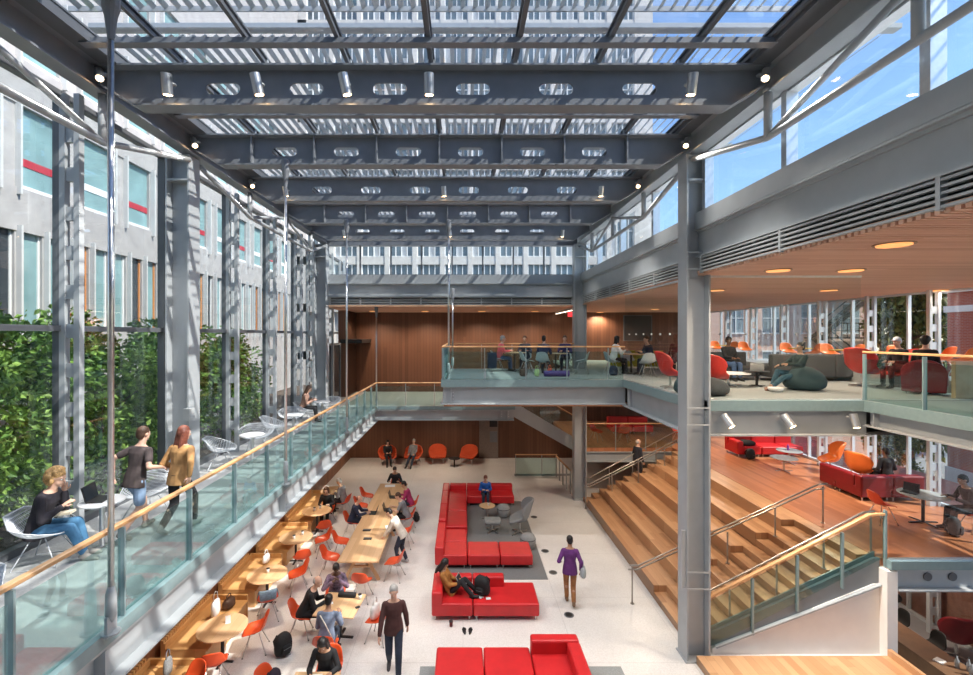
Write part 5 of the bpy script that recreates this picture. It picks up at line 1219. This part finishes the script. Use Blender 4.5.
person('girl in black with long dark hair writing at the bottom edge', (-2.56,8.68,0), face(0,-1), 'tan','black','long',BLK,DKJ, pel=(0,0,.56), lean=22, hands=((-.20,.45,.79),(.16,.50,.79)), head=(38,5), vox=.012)
# walking people
person('man in a dark brown sweater and jeans walking across the white floor', (-1.4,9.3,0), R(180+8), 'light','grey','short',('sweater_brown',(.075,.03,.028)),DKJ,(.05,.05,.06), pel=(0,0,.92), lean=4, feet=((-.09,.24,.09),(.09,-.22,.13)), hands=((-.27,-.10,.82),(.27,.20,.86)), head=(5,0), vox=.012, s=1.04, topname='sweater', footdir=((-.1,1,.1),(.1,1,-.5)))
pp = person('person in a purple sweater and brown trousers walking away on the white floor', (2.72,11.7,0), R(-8), 'tan','black','short',('sweater_purple',(.125,.03,.17)),('trousers_brown',(.30,.13,.05)),(.16,.09,.05), pel=(0,0,.92), lean=2, feet=((-.07,.12,.09),(.08,-.20,.12)), hands=((-.25,.14,1.02),(.27,-.02,.90)), head=(12,0), vox=.012, s=.98, topname='sweater', footdir=((-.1,1,.0),(.1,1,-.5)))
tg_ = tote((3.03,11.62,.72), R(80), 'pale grey shoulder bag at the hip of the person in purple', plain('pale_grey_bag',(.36,.40,.42),.7), .30,.30,.13)
person('man in a dark suit standing on the far wooden steps', (7.1,18.75,.855), R(-70), 'light','grey','receding',('suit_dark',(.022,.024,.034)),('suit_dark',(.022,.024,.034)), pel=(0,0,.92), lean=4, feet=((-.09,.04,.09),(.09,-.04,.09)), hands=((-.24,.08,.86),(.24,.10,.86)), vox=.018, topname='jacket')
# lounge
person('person in a bright blue jacket sitting on the back of the red lounge', (.9,18.6,.012), PI, 'light','auburn','short',('jacket_bright_blue',(.02,.13,.50)),DKJ, pel=(0,0,.50), lean=20, hands=((-.1,.32,.70),(.12,.34,.72)), head=(20,0), vox=.014, s=.95, topname='jacket')
person('girl in a mustard top reclining on the red daybed sofa with a tablet', (-.36,11.52,.0), face(1,-.25), 'tan','black','long',('top_mustard',(.36,.15,.035)),BLK,(.02,.02,.02), pel=(0,.06,.52), lean=-36, curve=20, feet=((-.10,.74,.49),(.12,.66,.49)), hands=((-.10,.28,.74),(.12,.30,.74)), head=(35,10), vox=.011, kpole=(0,0,1), footdir=((0,1,.2),(0,1,.2)), s=.95)
laptop((.02,11.50,.66), face(-1,.32), 'pale tablet held by the reclining girl on the red sofa', 120, SILVER).scale = (.8,.8,.8)
# lounge chairs at the back wall
person('person in black sitting in the leftmost orange lounge chair', (-3.98,24.35,0), face(.3,-1), 'light','black','long',BLK,BLK, pel=(0,-.1,.46), lean=4, hands=tbl(.1,.3,.68), head=(20,0), vox=.02)
person('man in grey lying back in the second orange lounge chair', (-2.65,24.4,0), face(-.2,-1), 'light','grey','short',GRY,DKJ, pel=(0,.05,.50), lean=-18, feet=((-.15,.85,.08),(.1,.9,.08)), hands=((-.15,.3,.62),(.15,.3,.62)), vox=.02)
# balcony
person('person in a pink top at the left balcony table', (1.4,17.85,UZ), face(1,.1), 'light','grey','short',('top_pink',(.70,.13,.14)),('jeans_blue',(.06,.11,.22)), pel=(0,0,.56), lean=12, hands=tbl(.12,.40,.80), head=(5,0), vox=.02)
person('person behind the left balcony table facing the camera', (2.5,18.45,UZ), face(-.3,-1), 'tan','brown','short',('top_slate',(.07,.09,.13)),DKJ, pel=(0,0,.56), lean=14, hands=tbl(), vox=.022)
person('person in a dark blue jacket seen from behind at the middle balcony table', (2.87,16.42,UZ), face(.35,1), 'light','black','short',('jacket_dark_blue',(.02,.035,.095)),('jeans_dark',(.025,.035,.06)), pel=(0,0,.56), lean=10, hands=tbl(.15,.40,.80), vox=.018)
person('person in blue facing the camera at the middle balcony table', (3.93,17.7,UZ), face(-.3,-1), 'light','brown','short',('top_indigo',(.04,.04,.14)),DKJ, pel=(0,0,.56), lean=8, hands=tbl(), vox=.018)
person('woman in white at the table behind the balcony corner', (5.38,16.5,UZ), face(1,.1), 'tan','black','bob',('top_white',(.70,.70,.70)),BLK, pel=(0,0,.56), lean=14, hands=tbl(.12,.40,.85), vox=.02)
person('man in dark blue behind the glass of the upper floor', (6.72,16.4,UZ), face(-1,-.2), 'light','brown','short',NAVY,DKJ, pel=(0,0,.56), lean=18, hands=tbl(.14,.44,.80), vox=.02)
# upper right floor
person('woman in a dark green sweater and jeans reclining on a bean bag', (8.55,11.8,UZ), face(-1,-.1), 'tan','black','bun',('sweater_dark_green',(.018,.035,.04)),('jeans_teal',(.04,.10,.14)),(.35,.2,.14), pel=(0,-.0,.40), lean=-20, curve=12, feet=((-.10,.78,.08),(.10,.60,.08)), hands=((-.12,.34,.66),(.14,.36,.62)), head=(0,10), vox=.014, kpole=(0,.2,1), topname='sweater')
person('person in black with a laptop on the charcoal sofa of the upper floor', (8.35,14.45,UZ), PI, 'dark','black','short',BLK,JEANS, pel=(0,0,.52), lean=-4, hands=((-.1,.32,.70),(.1,.34,.70)), head=(15,0), vox=.018)
person('auburn haired person behind the charcoal sofa, seen from behind', (7.45,16.0,UZ), 0, 'light','auburn','long',('top_dark_red',(.10,.02,.02)),DKJ, pel=(0,0,.60), lean=4, hands=tbl(.15,.3,.7), vox=.022)
person('person in black with a pale cap in the red armchair with a yellow inside', (11.7,12.3,UZ), face(-1,-.2), 'light',plain('pale_cap',(.62,.68,.74),.8),'cap',BLK,BLK, pel=(0,.02,.52), lean=6, hands=((-.1,.34,.70),(.1,.36,.70)), head=(15,0), vox=.018)
person('black haired person in the round topped red chair, back to the camera', (11.12,11.07,UZ), face(1,.85), 'light','black','afro',BLK,BLK, pel=(0,0,.54), lean=4, hands=tbl(.12,.3,.72), vox=.018)
# middle floor
person('dark silhouetted person sitting on the dark red sofa, back to the camera', (13.0,14.05,MZ), 0, 'dark','black','short',BLK,BLK, pel=(0,.05,.50), lean=4, hands=((-.2,.3,.6),(.2,.3,.6)), vox=.018)
person('person in black at the right edge working at the grey table', (12.42,11.22,MZ), face(-1,.25), 'tan','black','short',BLK,BLK, pel=(0,0,.56), lean=14, hands=tbl(.14,.42,.80), head=(15,0), vox=.014)
dg = bpy.context.evaluated_depsgraph_get()
for o, extra in PENDING:
    me = bpy.data.meshes.new_from_object(o.evaluated_get(dg), depsgraph=dg)
    if extra is not None and extra.v:
        b = bmesh.new(); b.from_mesh(me); vs = [b.verts.new(v) for v in extra.v]
        for f in extra.f:
            try: q = b.faces.new([vs[i] for i in f]); q.smooth = True
            except ValueError: pass
        b.to_mesh(me); b.free()
    old = o.data; nm = old.name; o.modifiers.clear(); o.data = me
    bpy.data.meshes.remove(old); me.name = nm
# ================================================================ light and camera
w = bpy.data.worlds.new('sky'); sc.world = w; w.use_nodes = True; nt = w.node_tree
bg = nt.nodes['Background']; sky = nt.nodes.new('ShaderNodeTexSky'); sky.sky_type = 'NISHITA'
SUN = Vector((1.0,-.42,1.2)).normalized()           # towards the sun
sky.sun_disc = False; sky.sun_elevation = math.asin(SUN.z); sky.sun_rotation = math.atan2(SUN.x, SUN.y)
sky.altitude = 10; sky.air_density = 1.0; sky.dust_density = .1; sky.ozone_density = 4.0
tc = nt.nodes.new('ShaderNodeTexCoord'); mp = nt.nodes.new('ShaderNodeMapping'); mp.inputs['Scale'].default_value = (1,1,3.2)
no = nt.nodes.new('ShaderNodeTexNoise'); no.inputs['Scale'].default_value = 2.2; no.inputs['Detail'].default_value = 7; no.inputs['Roughness'].default_value = .6
rp = nt.nodes.new('ShaderNodeValToRGB'); rp.color_ramp.elements[0].position = .58; rp.color_ramp.elements[1].position = .86
rp.color_ramp.elements[1].color = (.65,.65,.65,1)
mx = nt.nodes.new('ShaderNodeMixRGB'); mx.inputs[2].default_value = (4.2,4.4,4.7,1)
nt.links.new(tc.outputs['Generated'], mp.inputs[0]); nt.links.new(mp.outputs[0], no.inputs['Vector']); nt.links.new(no.outputs[0], rp.inputs[0])
nt.links.new(rp.outputs[0], mx.inputs[0]); nt.links.new(sky.outputs[0], mx.inputs[1]); nt.links.new(mx.outputs[0], bg.inputs[0])
bg.inputs[1].default_value = .17
sd = bpy.data.lights.new('sun', 'SUN'); sd.energy = 4.4; sd.angle = R(.55); sd.color = (1,.93,.83)
so = bpy.data.objects.new('sun', sd); COL.objects.link(so); so.rotation_euler = (-SUN).to_track_quat('-Z','Y').to_euler()
def lamp(name, kind, loc, power, col=(1,.8,.58), size=.3, spot=120, aim=None):
    d = bpy.data.lights.new(name, kind); d.energy = power; d.color = col
    if kind == 'SPOT': d.spot_size = R(spot); d.spot_blend = .6; d.shadow_soft_size = size
    elif kind == 'AREA': d.size = size
    else: d.shadow_soft_size = size
    o = bpy.data.objects.new(name, d); COL.objects.link(o); o.location = loc
    if aim is not None: o.rotation_euler = (Vector(aim)-Vector(loc)).to_track_quat('-Z','Y').to_euler()
    return o
for x, y, z in LAMPS: lamp('ceiling_lamp', 'SPOT', (x,y,z-.06), 240 if z > 3.2 else 110, (1,.80,.60), .1, 150, (x,y,0))
for x, y, z, ax, ay, az in SPOTS: lamp('beam_lamp', 'SPOT', (x,y,z), 250 if y < 14 else 110, (1,.95,.88), .08, 95, (ax,ay,az))
cd = bpy.data.cameras.new('camera'); cd.sensor_width = 36; cd.sensor_fit = 'HORIZONTAL'; cd.lens = F*36/973
cd.shift_x = (486.5-463)/973; cd.shift_y = -(337.5-335)/973; cd.clip_start = .05; cd.clip_end = 300
co = bpy.data.objects.new('camera', cd); COL.objects.link(co); co.location = (0,0,H); co.rotation_euler = (PI/2,0,0)
sc.camera = co
sc.view_settings.view_transform = 'Standard'; sc.view_settings.look = 'None'; sc.view_settings.gamma = 1; sc.view_settings.use_curve_mapping = False
sc.view_settings.exposure = 0.85
sc.cycles.transparent_max_bounces = 40; sc.cycles.max_bounces = 10; sc.cycles.diffuse_bounces = 5
